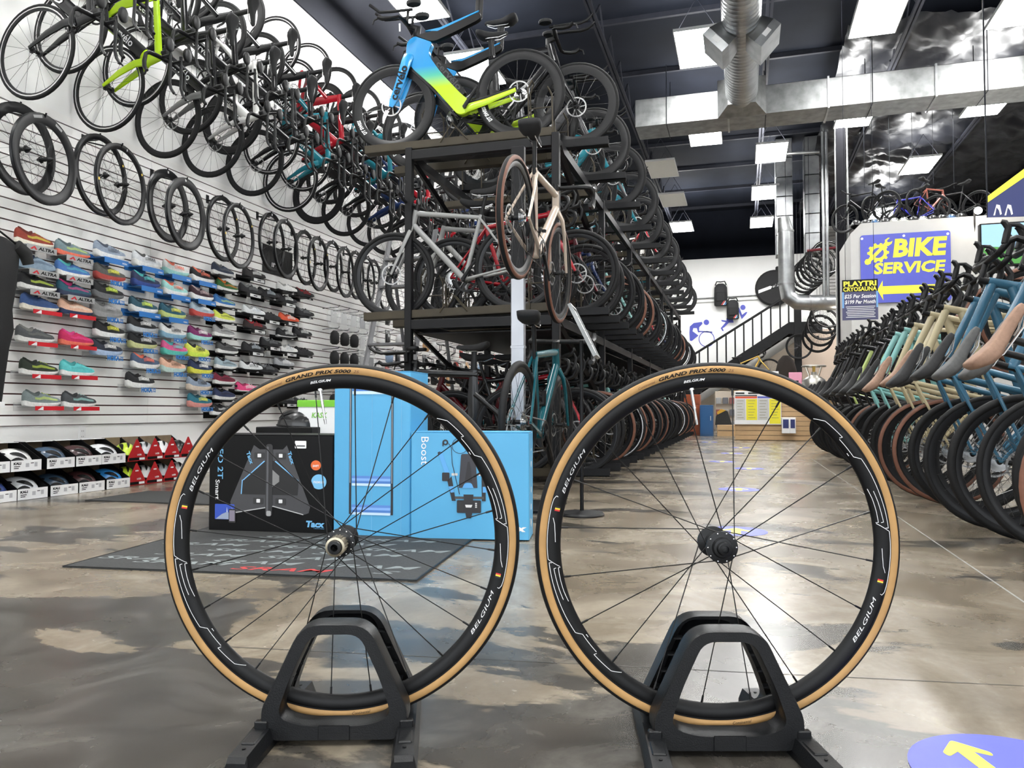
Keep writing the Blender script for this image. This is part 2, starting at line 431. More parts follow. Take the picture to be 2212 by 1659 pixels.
lamps = [  # px, py of the panel's middle, words that point it out
 (887,-8,'lit LED ceiling panel cut by the top edge above the triathlon bikes',1),
 (1030,150,'lit LED ceiling panel seen through the top blue bike frame',1),
 (1508,104,'lit LED ceiling panel just left of the round silver duct',1),
 (1898,30,'lit LED ceiling panel cut by the top edge right of the round duct',1),
 (2215,8,'lit LED ceiling panel in the top right corner',1),
 (1523,290,'lit LED ceiling panel below the rectangular duct, leftmost of its row',1),
 (1848,248,'lit LED ceiling panel above the silver column top',1),
 (2135,222,'lit LED ceiling panel in front of the duct at the far right',1),
 (1666,330,'lit LED ceiling panel left of the two upright square ducts',1),
 (1986,357,'lit LED ceiling panel above the hanging small bikes',1),
 (1652,416,'small lit LED ceiling panel beside the left square duct, upper one',1),
 (1645,480,'small lit LED ceiling panel beside the left square duct, lowest one',1),
 (1910,460,'lit LED ceiling panel low behind the small bikes over the service sign',1),
 (1431,365,'unlit LED ceiling panel half hidden by the bike rack wheels',0),
 (1454,432,'small unlit LED ceiling panel at the rack wheels below the other unlit one',0),
 (1473,490,'small lit LED ceiling panel touching the rack wheels at the far end',1)]
for i, (px, py, lb, on) in enumerate(lamps):
    p = onZ(px, py, LZ); fixture(p.x, p.y, i, on=bool(on), label=lb)
for i, (x, y) in enumerate([(-3.95,5.3),(-.6,6.6),(2.0,6.6),(4.6,6.6),(-3.95,1.9),(-.6,2.2),(2.0,2.2),(4.6,2.2),(-2.6,-1.6),(.6,-1.6),(3.6,-1.6)]):  # further panel rows out of view, added to light the front of the shop
    fixture(x, y, i, label='lit LED panel over the shop front, %s from the left, %s row' % (ordw([1,2,3,4,1,2,3,4,1,2,3][i]), 'inner' if y > 3 else ('middle' if y > 0 else 'outer')))
# ---------------------------------------------------------------- ducts
YD = 12.3
d0 = onY(1372,250,YD); zt, zb = onY(1700,178,YD).z, onY(1700,240,YD).z
XRD = XR-.05
t = thing('rectangular_duct', 'long rectangular galvanised duct crossing under the ceiling', 'duct', (d0.x,YD,zb))
hh = zt-zb; LN = XR-.06-d0.x
segs = 7
for k in range(segs):
    x0, x1 = LN*k/segs, LN*(k+1)/segs
    MB().cbox((x0,0,0),(x1-.006,.62,hh),.01).obj('duct_section', 'galv_dull', t, smooth=False)
    MB().ringprism([(-.02,-.02),(.64,-.02),(.64,hh+.02),(-.02,hh+.02)], [(.002,.002),(.618,.002),(.618,hh-.002),(.002,hh-.002)], x1-.02, x1+.008, plane='yz').obj('duct_flange','galv',t,smooth=False)
for k in range(5):
    MB().tube([(.5+k*1.5,-.03,hh+.5),(.5+k*1.5,-.03,-.02),(.5+k*1.5,.65,-.02),(.5+k*1.5,.65,hh+.5)],.006,4).obj('duct_strap','joist',t)
cx = onY(1602,215,YD).x; rz = zb+hh*.62
t = thing('round_duct', 'round spiral galvanised duct running toward the camera with two box outlets', 'duct', (cx,YD,rz))
b = MB(); L_ = 14.5; pr = []
for k in range(150): pr += [(.235,-L_*k/150),(.239,-L_*(k+.15)/150),(.235,-L_*(k+.3)/150)]
b.rev(pr, 32, closed=False); b.obj('spiral_pipe', 'galv', t, ang=20)
MB().loft([[(.36,0,.30),(.36,0,-.30),(-.36,0,-.30),(-.36,0,.30)],[(.36,-.05,.30),(.36,-.05,-.30),(-.36,-.05,-.30),(-.36,-.05,.30)],[(.2,-.32,.2),(.2,-.32,-.2),(-.2,-.32,-.2),(-.2,-.32,.2)]]).obj('transition_collar','galv_dull',t,smooth=False)
dy = onZ(1605,105,rz-.3).y-YD
for s in (-1,1):
    o = MB().loft([[(-.13,-.2,0),(.13,-.2,0),(.13,.2,0),(-.13,.2,0)],[(-.17,-.27,-.22),(.17,-.27,-.22),(.17,.27,-.22),(-.17,.27,-.22)],[(-.17,-.27,-.33),(.17,-.27,-.33),(.17,.27,-.33),(-.17,.27,-.33)]]).obj('air_outlet','galv',t,smooth=False)
    o.matrix_basis = Matrix.Translation((s*.10,dy,-.08)) @ Matrix.Rotation(-s*math.radians(48),4,'Y')
    l = MB().box((-.05,-.272,-.29),(.05,-.27,-.23)).obj('paper_tag','white',o,smooth=False)
# column with conduit
YC_ = 15.2
c0 = onY(1821,690,YC_)
t = thing('steel_column', 'tall steel column standing behind the hanging price sign', 'column', (c0.x,YC_,0))
MB().box((-.085,-.07,0),(.07,.07,ZC-.5)).obj('column_shaft','column_paint',t,smooth=False)
MB().tube([(.10,-.06,.2),(.10,-.06,ZC-.5)],.018,10).obj('conduit','galv_dull',t)
MB().tube([(-.10,-.06,.2),(-.10,-.06,ZC-.5)],.012,8).obj('conduit','galv_dull',t)
MB().box((-.14,-.14,0),(.14,.14,.02)).obj('base_plate','black_steel',t,smooth=False)
# upright square ducts and the bent exhaust pipe
def vduct(px0, px1, py0, py1, Y, label, dep=.5):
    a, b_ = onY(px0,py1,Y), onY(px1,py1,Y); top = onY(px0,py0,Y).z
    t = thing('upright_duct', label, 'duct', (a.x,Y,a.z), 0, 'upright square ducts')
    n = 6; H = ZC-a.z-.02; W = b_.x-a.x
    for k in range(n): MB().cbox((0,0,H*k/n),(W,dep,H*(k+1)/n-.012),.012).obj('duct_section','galv',t,smooth=False)
    return t
vduct(1677,1714,0,550,18.6,'left upright square galvanised duct behind the bent pipe')
vduct(1740,1772,0,545,18.6,'right upright square galvanised duct beside the thin pipes')
YP = 17.6
p = [onY(1692,470,YP), onY(1697,500,YP), onY(1699,615,YP), onY(1703,640,YP), onY(1722,653,YP), onY(1750,654,YP), onY(1835,652,YP)]
t = thing('exhaust_pipe', 'bent round silver pipe turning from upright to level', 'pipe', p[0])
q = [v-p[0] for v in p]
MB().tube(q[1:],.165,20).obj('pipe_run','galv',t,ang=30)
for i in (2,5): MB().tube([q[i]+Vector((0,0,.1)),(q[i].x,q[i].y,ZC-p[0].z-.4)],.006,5).obj('hanging_rod','joist',t)
MB().tube([q[0],q[1]],[.12,.165],20).obj('pipe_cap','galv_dull',t)
for i in (1,2,5): MB().tube([q[i]-Vector((.0,0,.02)) if i<4 else q[i]-Vector((.02,0,0)), q[i]+(Vector((0,0,.02)) if i<4 else Vector((.02,0,0)))],.172,20).obj('pipe_band','galv_dull',t)
for px in (1781,1789):
    a = onY(px,640,17.2); tag(MB().tube([(a.x,17.2,a.z),(a.x,17.2,ZC-.3)],.03,10).obj('conduit_pipe','galv'),
        'thin upright conduit pipe, %s of the pair by the hanging wheels' % ('left' if px==1781 else 'right'),'pipe','thin conduit pair')
a = onY(1640,335,17.2); b_ = onY(1770,328,17.2)
tag(MB().tube([a,b_],.035,8).obj('conduit_pipe','galv_dull'),'level conduit running between the square ducts and the column','pipe')
# rail on the left wall behind the hung bikes
zr = onX(590,228,XL+.05).z
t = thing('wall_rail','long pale rail carrying the hung triathlon bikes on the left wall','rail',(XL,3,zr))
MB().cbox((0,0,-.035),(.05,16,.035),.01).obj('rail_bar','wall_white',t,smooth=False)
for k in range(9): MB().box((.05,.5+k*1.9,-.02),(.056,.54+k*1.9,.02)).obj('rail_bolt','silver',t,smooth=False)
# socket
p = onX(177,937,XL+.002)
t = thing('wall_socket','white double power socket on the wall above helmet boxes','socket',p)
MB().cbox((-.035,-.0576,0),(.035,.0576,.006),.004).xf(Matrix.Rotation(PI/2,4,'Y')@Matrix.Rotation(PI/2,4,'Z')).obj('cover_plate','white',t,smooth=False)
for s in (-1,1):
    for yy in (-.008,.008): MB().box((.006,yy-.0015,s*.022-.005),(.0066,yy+.0015,s*.022+.005)).obj('slot','black',t,smooth=False)
# ================================================================ the two wheels on stands
def polar_strip(b, pts, w, y, R0=None):
    """Thin line lying on the rim side: pts are (x,z) in the wheel plane."""
    for (x0,z0),(x1,z1) in zip(pts, pts[1:]):
        d = Vector((x1-x0, z1-z0))
        if d.length < 1e-5: continue
        d.normalize(); n = Vector((-d.y, d.x))*w/2
        e = d*w*.3
        b.add([(x0-n.x-e.x,y,z0-n.y-e.y),(x1-n.x+e.x,y,z1-n.y+e.y),(x1+n.x+e.x,y,z1+n.y+e.y),(x0+n.x-e.x,y,z0+n.y-e.y)], [(0,1,2,3)])
def ring_text(s, ang, rad, hgt, length, y, bold=.02, shear=.25, flip=False):
    """Lettering bent round the axle; ang is the middle, seen from -y."""
    vs, fs, w, h = text_mesh(s, bold, shear)
    out = []
    for x, v, _ in vs:
        u = x/w*length; r = rad+(v/h*hgt if not flip else -v/h*hgt); th = ang+(-u/rad if not flip else u/rad)
        out.append((r*math.cos(th), y if not callable(y) else y(r), r*math.sin(th)))
    return MB().add(out, fs)
RW, RC, TR = .334, .3215, .0125
def rim_y(r):
    pts = [(.286,.0),(.2885,.0035),(.292,.0065),(.297,.0095),(.304,.0112),(.311,.0108),(.3135,.0100)]
    for (a,ya),(b,yb) in zip(pts,pts[1:]):
        if a <= r <= b: return ya+(yb-ya)*(r-a)/(b-a)
    return .0
def fg_wheel(name, label, center, nrm_yaw, rear):
    t = thing(name, label, 'wheel', center, nrm_yaw)
    # tyre: black tread and tan sidewalls
    tread, side = [], []
    def arc(a0, a1, n): return [(RC+TR*math.cos(a0+(a1-a0)*k/n), TR*1.05*math.sin(a0+(a1-a0)*k/n)) for k in range(n+1)]
    a_ = math.radians(62)
    pr = arc(-a_, a_, 12); tr = MB().rev([(r+.0004,y*1.01) for r,y in pr]+[(r-.003,y*.9) for r,y in pr[::-1]], 160)
    to = tr.obj('tire', 'rubber', t, ang=60)
    for s in (-1,1):
        pr = [(RC+TR*math.cos(a_+(math.radians(158)-a_)*k/9), s*TR*1.05*math.sin(a_+(math.radians(158)-a_)*k/9)) for k in range(10)]
        MB().rev(pr+[(r+.001*(0.5),y*.85) for r,y in pr[::-1]], 160).obj('tan_sidewall','tan',to,ang=60)
        MB().rev([(.3142,s*.0100),(.3142,s*.0113),(.3118,s*.0113),(.3118,s*.0100)],160).obj('bead_line','rubber',to,ang=60)
    prof = [(.3135,.0100),(.311,.0108),(.304,.0112),(.297,.0095),(.292,.0065),(.2885,.0035),(.2872,.0)]
    prof = prof+[(r,-y) for r,y in prof[-2::-1]]+[(.3105,-.008),(.3085,0),(.3105,.008)]
    rim = MB().rev(prof, 160).obj('rim','rim_fg',t,ang=50)
    # printed lettering
    sy = lambda r: -(TR*1.05*math.sqrt(max(0,1-((r-RC)/TR)**2))+.0005)
    ring_text('GRAND PRIX 5000', math.radians(98.5), .3196, .0068, .125, sy, .035, .3).obj('tire_lettering','black',to,smooth=False)
    ring_text('25', math.radians(85.5), .3196, .0052, .011, sy, .0, .3).obj('tire_lettering','rubber_brown',to,smooth=False)
    ring_text('Continental', math.radians(114), .3192, .0045, .034, sy, .0, .3).obj('tire_lettering','rubber_brown',to,smooth=False)
    ring_text('Continental', math.radians(277), .3192, .005, .034, sy, .0, .3, True).obj('tire_lettering','black',to,smooth=False)
    ry = lambda r: -(rim_y(r)+.0005)
    for a in (153, -27):
        ring_text('BELGIUM', math.radians(a), .2985, .0060, .090, ry, .0, .25, a < 0).obj('rim_lettering','white',rim,smooth=False)
        fa = a+(13.5 if a > 0 else 13.5)
        for k, c in enumerate(((.01,.01,.01),(.85,.65,.05),(.65,.03,.03))):
            th = math.radians(fa+k*.55); p = [(r*math.cos(th+q), ry(r), r*math.sin(th+q)) for r, q in ((.296,0),(.3055,0),(.3055,.0095),(.296,.0095))]
            MB().add(p, [(0,1,2,3)]).obj('flag_stripe','print',rim,c,smooth=False)
    ring_text('BELGIUM', math.radians(98), .3035, .0045, .040, ry, .02, .3).obj('rim_lettering','white',rim,smooth=False)
    lines = [[(570,240),(670,237),(800,360),(778,366)],[(780,376),(885,510),(940,525),(1010,640),(1075,790),(1115,920),(1138,1050),(1118,1050)],
             [(1055,1018),(1145,1075),(1152,1160),(1152,1250),(1148,1330),(1138,1410),(1118,1490),(1100,1535),(1080,1556),(1068,1548)],
             [(990,755),(1025,830),(1052,920),(1068,1010),(1052,1012)],[(1030,770),(1062,850),(1085,930),(1102,1005),(1085,1010)],
             [(1090,1205),(1092,1270),(1095,1340),(1107,1390)],[(825,495),(838,515),(856,500)]]
    bs = {0: MB(), PI: MB()}
    for ln in lines:
        q = []
        for x, y in ln:
            dx, dz = (1592+x/3.568-1549)*.000855, (1171-(840+y/3.568))*.000855
            r = math.hypot(dx, dz); th = math.atan2(dz, dx); r = min(max(r-.0005,.2905),.3125); q.append((r,th))
        for sgn in (0, PI):
            P = []
            for (r0,a0),(r1,a1) in zip(q,q[1:]):
                for k in range(6): u = k/5; P.append((r0+(r1-r0)*u, a0+(a1-a0)*u+sgn))
            for (r0,a0),(r1,a1) in zip(P,P[1:]):
                p0 = Vector((r0*math.cos(a0), r0*math.sin(a0))); p1 = Vector((r1*math.cos(a1), r1*math.sin(a1)))
                d = p1-p0
                if d.length < 1e-6: continue
                d.normalize(); n = Vector((-d.y,d.x))*.00055
                bs[sgn].add([((p+s*n).x, -(rim_y(r)+.0012), (p+s*n).y) for p, r, s in ((p0,r0,-1),(p1,r1,-1),(p1,r1,1),(p0,r0,1))], [(0,1,2,3)])
    for b in bs.values(): b.obj('rim_outline_print','white',rim,smooth=False)
    # hub
    h = MB()
    if rear:
        fr, fl = .0265, .024
        h.solid([(.012,-.042),(.020,-.031),(fr,-.029),(fr,-.024),(.016,-.019),(.0135,.0),(.0135,.022),(fl,.028),(fl,.033),(.014,.037),(.011,.052),(.006,.055)], 40)
    else:
        fr = fl = .0285
        h.solid([(.006,-.052),(.011,-.050),(.0125,-.044),(.0165,-.043),(.019,-.036),(fr,-.034),(fr,-.029),(.017,-.024),(.013,-.012),(.013,.012),(.017,.024),(fr,.029),(fr,.034),(.019,.036),(.011,.05),(.006,.052)], 40)
    ho = h.obj('hub','plastic_fg',t,ang=25)
    if rear:
        b = MB(); n = 36
        pr = [(.0172,-.042),(.0172,-.072)]
        vs = []; 
        for yy in (-.040,-.074):
            for k in range(n*2): 
                r = .0176 if (k//2)%2 == 0 else .0160
                th = 2*PI*k/(n*2); vs.append((r*math.cos(th), yy, r*math.sin(th)))
        m = n*2; b.add(vs, [(k,(k+1)%m,m+(k+1)%m,m+k) for k in range(m)])
        b.rev([(.0174,-.074),(.0174,-.0755),(.0135,-.0765),(.0125,-.070)], 40, closed=False)
        b.obj('freehub','freehub',ho,ang=25)
        MB().rev([(.0125,-.068),(.0132,-.0775),(.0115,-.083),(.0065,-.0835),(.0055,-.06)], 32, closed=False).obj('axle_cap','plastic_fg',ho)
    else:
        MB().rev([(.0085,-.0505),(.0095,-.0555),(.0065,-.056),(.0055,-.04)], 32, closed=False).obj('axle_cap','rim_fg',ho)
    for s in (-1,1):
        for k in range(12 if rear else 10):
            th = 2*PI*(k+.25*(s+1))/(12 if rear else 10); rr = (fr if s < 0 else fl)-.003
            y = (-.0295 if s < 0 else .0335) if rear else s*.0345
            put('spoke_hole', HOLE, ho, loc=(rr*math.cos(th), y, rr*math.sin(th)))
    # spokes: each one a part
    n = 24 if rear else 20
    for i in range(n):
        s = -1 if i%2 == 0 else 1; lead = 1 if (i//2)%2 == 0 else -1
        th = 2*PI*(i+.5)/n+(.06 if rear else .05); rr = (fr if s < 0 else fl)-.003
        fy = (-.0265 if s < 0 else .0305) if rear else s*.0315
        th2 = th-lead*math.radians(68 if rear else 58)
        p0 = Vector((rr*math.cos(th2), fy, rr*math.sin(th2))); p1 = Vector((.2875*math.cos(th), 0, .2875*math.sin(th)))
        d = p1-p0; key = ('sp', rear, round(d.length,4))
        if key not in FGM:
            L_ = d.length
            FGM[key] = MB().tube([(0,0,0),(0,0,L_-.012)],.00105,6).tube([(0,0,L_-.013),(0,0,L_)],.0020,6).mesh('spoke','spoke_fg')
        put('spoke', FGM[key], t, mtx=Matrix.Translation(p0) @ d.to_track_quat('Z','Y').to_matrix().to_4x4())
    th = math.radians(99); v = MB()
    v.tube([(0,0,.290),(0,0,.252)],.003,10).tube([(0,0,.252),(0,0,.232)],[.0022,.0022],8).tube([(0,0,.232),(0,0,.222)],[.0028,.002],8).tube([(0,0,.2905),(0,0,.2865)],.0062,10)
    v.xf(Matrix.Rotation(PI/2-th,4,'Y')); v.obj('valve','silver',t)
    return t
FGM = {}
HOLE = MB().ball((0,0,0),(.0016,.0012,.0016),8,6).mesh('spoke_hole','silver')
CAM_YAW = YAW
cl = onY(741,1166,1.311); cr = onY(1549,1171,1.469)
fg_wheel('tan_wall_wheel','tan-walled rear road wheel with silver freehub, standing left in front',(cl.x,cl.y,.354),CAM_YAW+math.radians(1.5),True)
fg_wheel('tan_wall_wheel','tan-walled front road wheel with plain black hub, standing right in front',(cr.x,cr.y,.354),CAM_YAW,False)

# ---------------------------------------------------------------- display stands
def smooth_path(pts, rad, n=5):
    out = []; m = len(pts)
    for i in range(m):
        p, a, c = Vector(pts[i]), Vector(pts[i-1]), Vector(pts[(i+1)%m]); r = rad[i]
        da, dc = (a-p), (c-p); r = min(r, da.length*.49, dc.length*.49)
        s, e = p+da.normalized()*r, p+dc.normalized()*r
        for k in range(n+1):
            u = k/n; q = s*(1-u)**2+p*2*u*(1-u)+e*u*u; out.append((q.x,q.y))
    return out
def stand(label, c, yaw):
    t = thing('wheel_stand', label, 'stand', (c[0],c[1],0), yaw, 'black plastic wheel stands')
    outer = smooth_path([(-.060,.216),(.060,.216),(.131,.066),(.131,.040),(.110,.010),(-.110,.010),(-.131,.040),(-.131,.066)],[.034,.034,.012,.008,.01,.01,.008,.012])
    inner = smooth_path([(-.043,.196),(.043,.196),(.0785,.120),(.102,.052),(.055,.037),(-.055,.037),(-.102,.052),(-.0785,.120)],[.022,.022,.02,.03,.03,.03,.03,.02])
    def shrink(p, k): 
        cx = 0; cz = .11; return [(x*k, cz+(z-cz)*k) for x, z in p]
    for s in (-1,1):
        b = MB(); n = len(outer)
        yo, yi = s*.072, s*.026      # outer face to the inner lip
        rings = [([(x*.985,.11+(z-.11)*.985) for x,z in outer], yo),(outer, yo-s*.006),(outer, yi)]
        vs = []; 
        for pr, y in rings: vs += [(x,y,z) for x,z in pr]
        rin = [([(x*1.02,.11+(z-.11)*1.02) for x,z in inner], yo),(inner, yo-s*.006),(inner, yi)]
        for pr, y in rin: vs += [(x,y,z) for x,z in pr]
        fs = []
        for k in range(n):
            j = (k+1)%n
            for q in (0,1): fs.append((q*n+k,q*n+j,(q+1)*n+j,(q+1)*n+k)); fs.append((3*n+q*n+j,3*n+q*n+k,3*n+(q+1)*n+k,3*n+(q+1)*n+j))
            fs.append((3*n+k,3*n+j,j,k))
        b.add(vs, fs).obj('side_frame','plastic_fg',t,ang=30)
        for x in (-1,1):
            for k in range(5):
                u = .1+.2*k; xx = x*(.060+.058*u); zz = .19-.15*u
                MB().box((xx-.010,min(yi,s*.045),zz-.0015),(xx+.010,max(yi,s*.045),zz+.0015)).obj('stiffening_rib','plastic_fg',t,smooth=False)
        MB().cbox((-.028,-.0008,-.013),(.028,.0,.013),.001).xf(Matrix.Translation((0,s*.0725,.025))).obj('blank_badge','plastic_fg',t,smooth=False)
    MB().cbox((-.115,-.05,.004),(.115,.05,.014),.003).obj('base_tray','plastic_fg',t,smooth=False)
    for s in (-1,1):
        b = MB()
        # bar foot with sloping ends, running front to back
        def sec(y, w, h): return [(-w,y,0),(w,y,0),(w,y,h*.35),(w*.72,y,h),(-w*.72,y,h),(-w,y,h*.35)]
        b.loft([sec(-.185,.0215,.022),sec(-.178,.022,.030),sec(-.06,.022,.034),sec(.06,.022,.034),sec(.178,.022,.030),sec(.185,.0215,.022)])
        o = b.obj('foot','plastic_fg',t,smooth=False); o.location = (s*.124,0,.0); o.rotation_euler = (0,0,s*math.radians(4))
        put('screw_hole', SCREW, o, loc=(0,-.150,.0315)); put('screw_hole', SCREW, o, loc=(0,.150,.0315))
        MB().cbox((-.012,-.135,.030),(.012,-.085,.0345),.002).obj('foot_panel','plastic_fg',o,smooth=False)
        MB().cbox((-.012,-.075,.03),(.012,-.062,.046),.002).obj('clip','plastic_fg',o,smooth=False)
    return t
SCREW = MB().solid([(.0032,0),(.0032,.001)],12,axis='z').mesh('screw_hole','black')
stand('black plastic wheel stand under the left front wheel', cl, CAM_YAW+math.radians(1.5))
stand('black plastic wheel stand under the right front wheel', cr, CAM_YAW)

# ---------------------------------------------------------------- floor stickers
def sticker(px, py, r, label, text=None, arrow=True, rz=0., ao=(0,.02)):
    p = onZ(px, py, .001)
    t = thing('floor_sticker', label, 'floor sticker', (p.x,p.y,0), rz, 'round blue floor stickers')
    MB().solid([(r,.0006),(r,.0012)],48,axis='z').obj('sticker_disc','blue',t,smooth=False)
    if arrow:
        ar = smooth_path([(-.022,-.11),(.022,-.11),(.022,.0),(.062,-.03),(.068,-.005),(0,.075),(-.068,-.005),(-.062,-.03),(-.022,.0)],[.002,.002,.002,.012,.012,.015,.012,.012,.002])
        k = r/.14
        if ao[1] > .03: k = .62
        MB().prism([(x*k+ao[0],y*k+ao[1]) for x,y in ar], .0013,.0018,plane='xy').obj('arrow_print','yellow',t,smooth=False)
    if text:
        lettering(text, r*1.25, r*.22, 'white', t, (0,-r*.62,.0018), (0,0,0), .03)
pS = onZ(2085,1640,0)
sticker(2213,1680,.17,'large round blue floor sticker with yellow arrow in the bottom right corner',None,True,YAW,(-.04,.095))
sticker(1590,1147,.15,'round blue floor sticker with yellow arrow behind the right hub')
for i, (px, py) in enumerate([(1596,1057),(1618,1012),(1560,997),(1580,979),(1600,967),(1533,955)]):
    sticker(px, py, .15, 'round blue floor sticker in the aisle, %s beyond the hub sticker' % ordw(i+1))

# ---------------------------------------------------------------- mats
def smat(name, label, corner, rz, W, D, rows, tl):
    t = thing(name, label, 'floor mat', (*corner,0), rz)
    MB().cbox((0,0,.0005),(W,D,.006),.003).obj('mat_base','mat_dark',t,smooth=False)
    MB().ringprism([(0,0),(W,0),(W,D),(0,D)],[(.008,.008),(W-.008,.008),(W-.008,D-.008),(.008,D-.008)],.006,.0066,plane='xy').obj('mat_edge','black',t,smooth=False)
    for (x, y, wd, h, mk, s) in rows:
        lettering(s, wd, h, mk, t, (x,y,.0068), (0,0,0), .012, .3)
    return t
A, B = onZ(133,1226,0), onZ(900,1257,0)
mrz = math.atan2(B.y-A.y, B.x-A.x); MW = (B-A).xy.length
rows = [(.86,.085,.40,.055,'mat_red','SRAM'),(1.26,.10,.10,.05,'mat_grey','S'),(.42,.14,.42,.05,'mat_grey','SRAM')]
for r in range(6):
    y = .19+r*.115; x = .22+(.17*r)%.46
    while x < MW-.12:
        rows.append((min(x,MW-.22),y,.40,.055,'mat_grey','SRAM')); x += .47
rows = [r for r in rows if .0 < r[0]-r[2]/2 and r[0]+r[2]/2 < MW]
smat('logo_mat','dark rubber floor mat with repeated grey lettering and one red word',A.xy,mrz,MW,1.12,rows,None)
A2, B2 = onZ(183,1082,0), onZ(470,1092,0)
smat('floor_mat','plain dark floor mat beside the helmet boxes',A2.xy,math.atan2(B2.y-A2.y,B2.x-A2.x),1.35,.6,[],None) if mat('mat_green',(.03,.10,.07),.8,noise=.2,nscale=90) else None

# ---------------------------------------------------------------- cartons
def carton(name, label, pa, pb, depth, H, key, group=None):
    a, b_ = onZ(*pa,0), onZ(*pb,0); rz = math.atan2(b_.y-a.y, b_.x-a.x); W = (b_-a).xy.length
    t = thing(name, label, 'box', (a.x,a.y,.0068), rz, group)
    return t, W
def carton_body(t, W, D, H, key):
    MB().cbox((0,0,0),(W,D,H),.004).obj('carton_body',key,t,smooth=False)
    MB().box((.0,.0,H),(W,D*.49,H+.003)).obj('top_flap',key,t,smooth=False)
    MB().box((.0,D*.51,H),(W,D,H+.003)).obj('top_flap',key,t,smooth=False)
class Face:
    """Maps pixels seen on a carton's front to its own u, v."""
    def __init__(s, t, W, H, x0, x1, y0, y1): s.t=t; s.W=W; s.H=H; s.x0=x0; s.x1=x1; s.y0=y0; s.y1=y1
    def uv(s, x, y): return ((x-s.x0)/(s.x1-s.x0)*s.W, (s.y1-y)/(s.y1-s.y0)*s.H)
    def poly(s, name, pts, key, color=None, lay=1):
        return card(name, [s.uv(*p) for p in pts], key, s.t, -.0008*lay, .0006, color)
    def text(s, tx, x, y, w, h, key, rot=0, color=None, bold=.01, shear=0, lay=3):
        u, v = s.uv(x, y); kx = s.W/(s.x1-s.x0); kz = s.H/(s.y1-s.y0)
        return lettering(tx, w*kx, h*kz, key, s.t, (u,-.0008*lay-.0008,v), (PI/2, math.radians(rot), 0), bold, shear, color=color)
GREY1, GREY2, GREY3 = (.055,.055,.06), (.012,.012,.013), (.16,.16,.17)
# black trainer carton
t, W = carton('trainer_carton','large black carton printed with a smart trainer and blue lettering',(450,1147),(719,1156),.30,.464,'card_black')
H = .47; carton_body(t, W, .27, H, 'card_black')
fc = Face(t, W, H, 450, 719, 943, 1151)
def C4(l): return [(340+x/3.568, 760+y/3.568) for x, y in l]
fc.poly('trainer_print', C4([(745,730),(790,762),(970,762),(1000,730),(1180,1200),(1170,1245),(1130,1260),(900,1200),(610,1255),(570,1215),(565,1170)]),'print',GREY1,1)
fc.poly('trainer_print', C4([(830,850),(910,850),(1092,1000),(1085,1112),(650,1112),(662,1000)]),'print',GREY2,2)
for l in ([(826,850),(834,854),(668,1004),(662,1000)],[(908,854),(916,850),(1094,1000),(1088,1004)],[(655,1000),(662,1000),(655,1110),(648,1110)],[(570,1215),(612,1250),(900,1196),(900,1203),(612,1258)],[(900,1196),(1130,1254),(1130,1261),(900,1203)]):
    fc.poly('trainer_line', C4(l),'print',(.20,.50,.85) if l[0][1]<1110 else (.5,.5,.5),3)
fc.poly('trainer_print', C4(rrect(840,720,893,1278,22)),'print',(.025,.025,.027),4)
fc.poly('trainer_print', C4(rrect(848,740,862,1255,6)),'print',(.10,.10,.11),5)
fc.poly('trainer_print', C4(rrect(850,1235,885,1275,10)),'print',(.35,.35,.35),6)
fc.poly('trainer_print', C4([(893,920),(945,965),(945,1010),(893,1050)]),'print',(.22,.22,.22),4)
for x, y in ((790,810),(955,810),(785,1160),(957,1160)):
    fc.poly('trainer_print', C4(rrect(x-40,y-24,x+40,y+26,8)),'print',(.03,.03,.032),3)
    fc.poly('trainer_print', C4(rrect(x-14,y-14,x+14,y+14,4)),'print',(.75,.75,.75),4)
fc.poly('round_sticker', C4(disc2(1222,880,38)),'print',(.72,.14,.03),2); fc.poly('round_sticker', C4(disc2(1245,1005,57)),'print',(.18,.48,.75),2)
fc.text('SWIFT',*C4([(1222,885)])[0],13,5,'white',bold=.03); fc.text('PREMIUM',*C4([(1245,1008)])[0],22,5,'white')
fc.poly('price_label', C4(rrect(1062,694,1148,752,6)),'white',lay=2); fc.poly('bar_code', C4([(1075,728),(1138,728),(1138,738),(1075,738)]),'print',(.1,.1,.1),3)
fc.text('Tacx',*C4([(1222,1327)])[0],39,14,'print',color=(.16,.45,.75),bold=.05,shear=.15); fc.text('a Garmin company',*C4([(1250,1360)])[0],22,2.5,'print',color=(.16,.45,.75))
fc.text('NEO 2T',*C4([(485,845)])[0],78,13,'print',90,(.16,.45,.75)); fc.text('Smart',*C4([(464,1080)])[0],40,10,'white',90)
fc.text('Tacx',*C4([(716,828)])[0],26,9,'print',68,(.16,.45,.75),.03); fc.text('Tacx',*C4([(1034,825)])[0],26,9,'print',70,(.16,.45,.75),.03)
fc.poly('photo_print', C4(rrect(445,1192,598,1310,6)),'print',(.03,.08,.45),2); fc.poly('photo_print', C4([(452,1308),(500,1270),(545,1250),(592,1300),(592,1308)]),'print',(.30,.36,.48),3)
fc.poly('photo_print', C4([(538,1252),(541,1215),(546,1252)]),'print',(.7,.75,.8),4)
fc.poly('photo_print', C4(rrect(556,1228,610,1335,8)),'print',(.02,.02,.02),5); fc.poly('photo_print', C4(rrect(562,1238,604,1322,3)),'print',(.25,.22,.28),6)
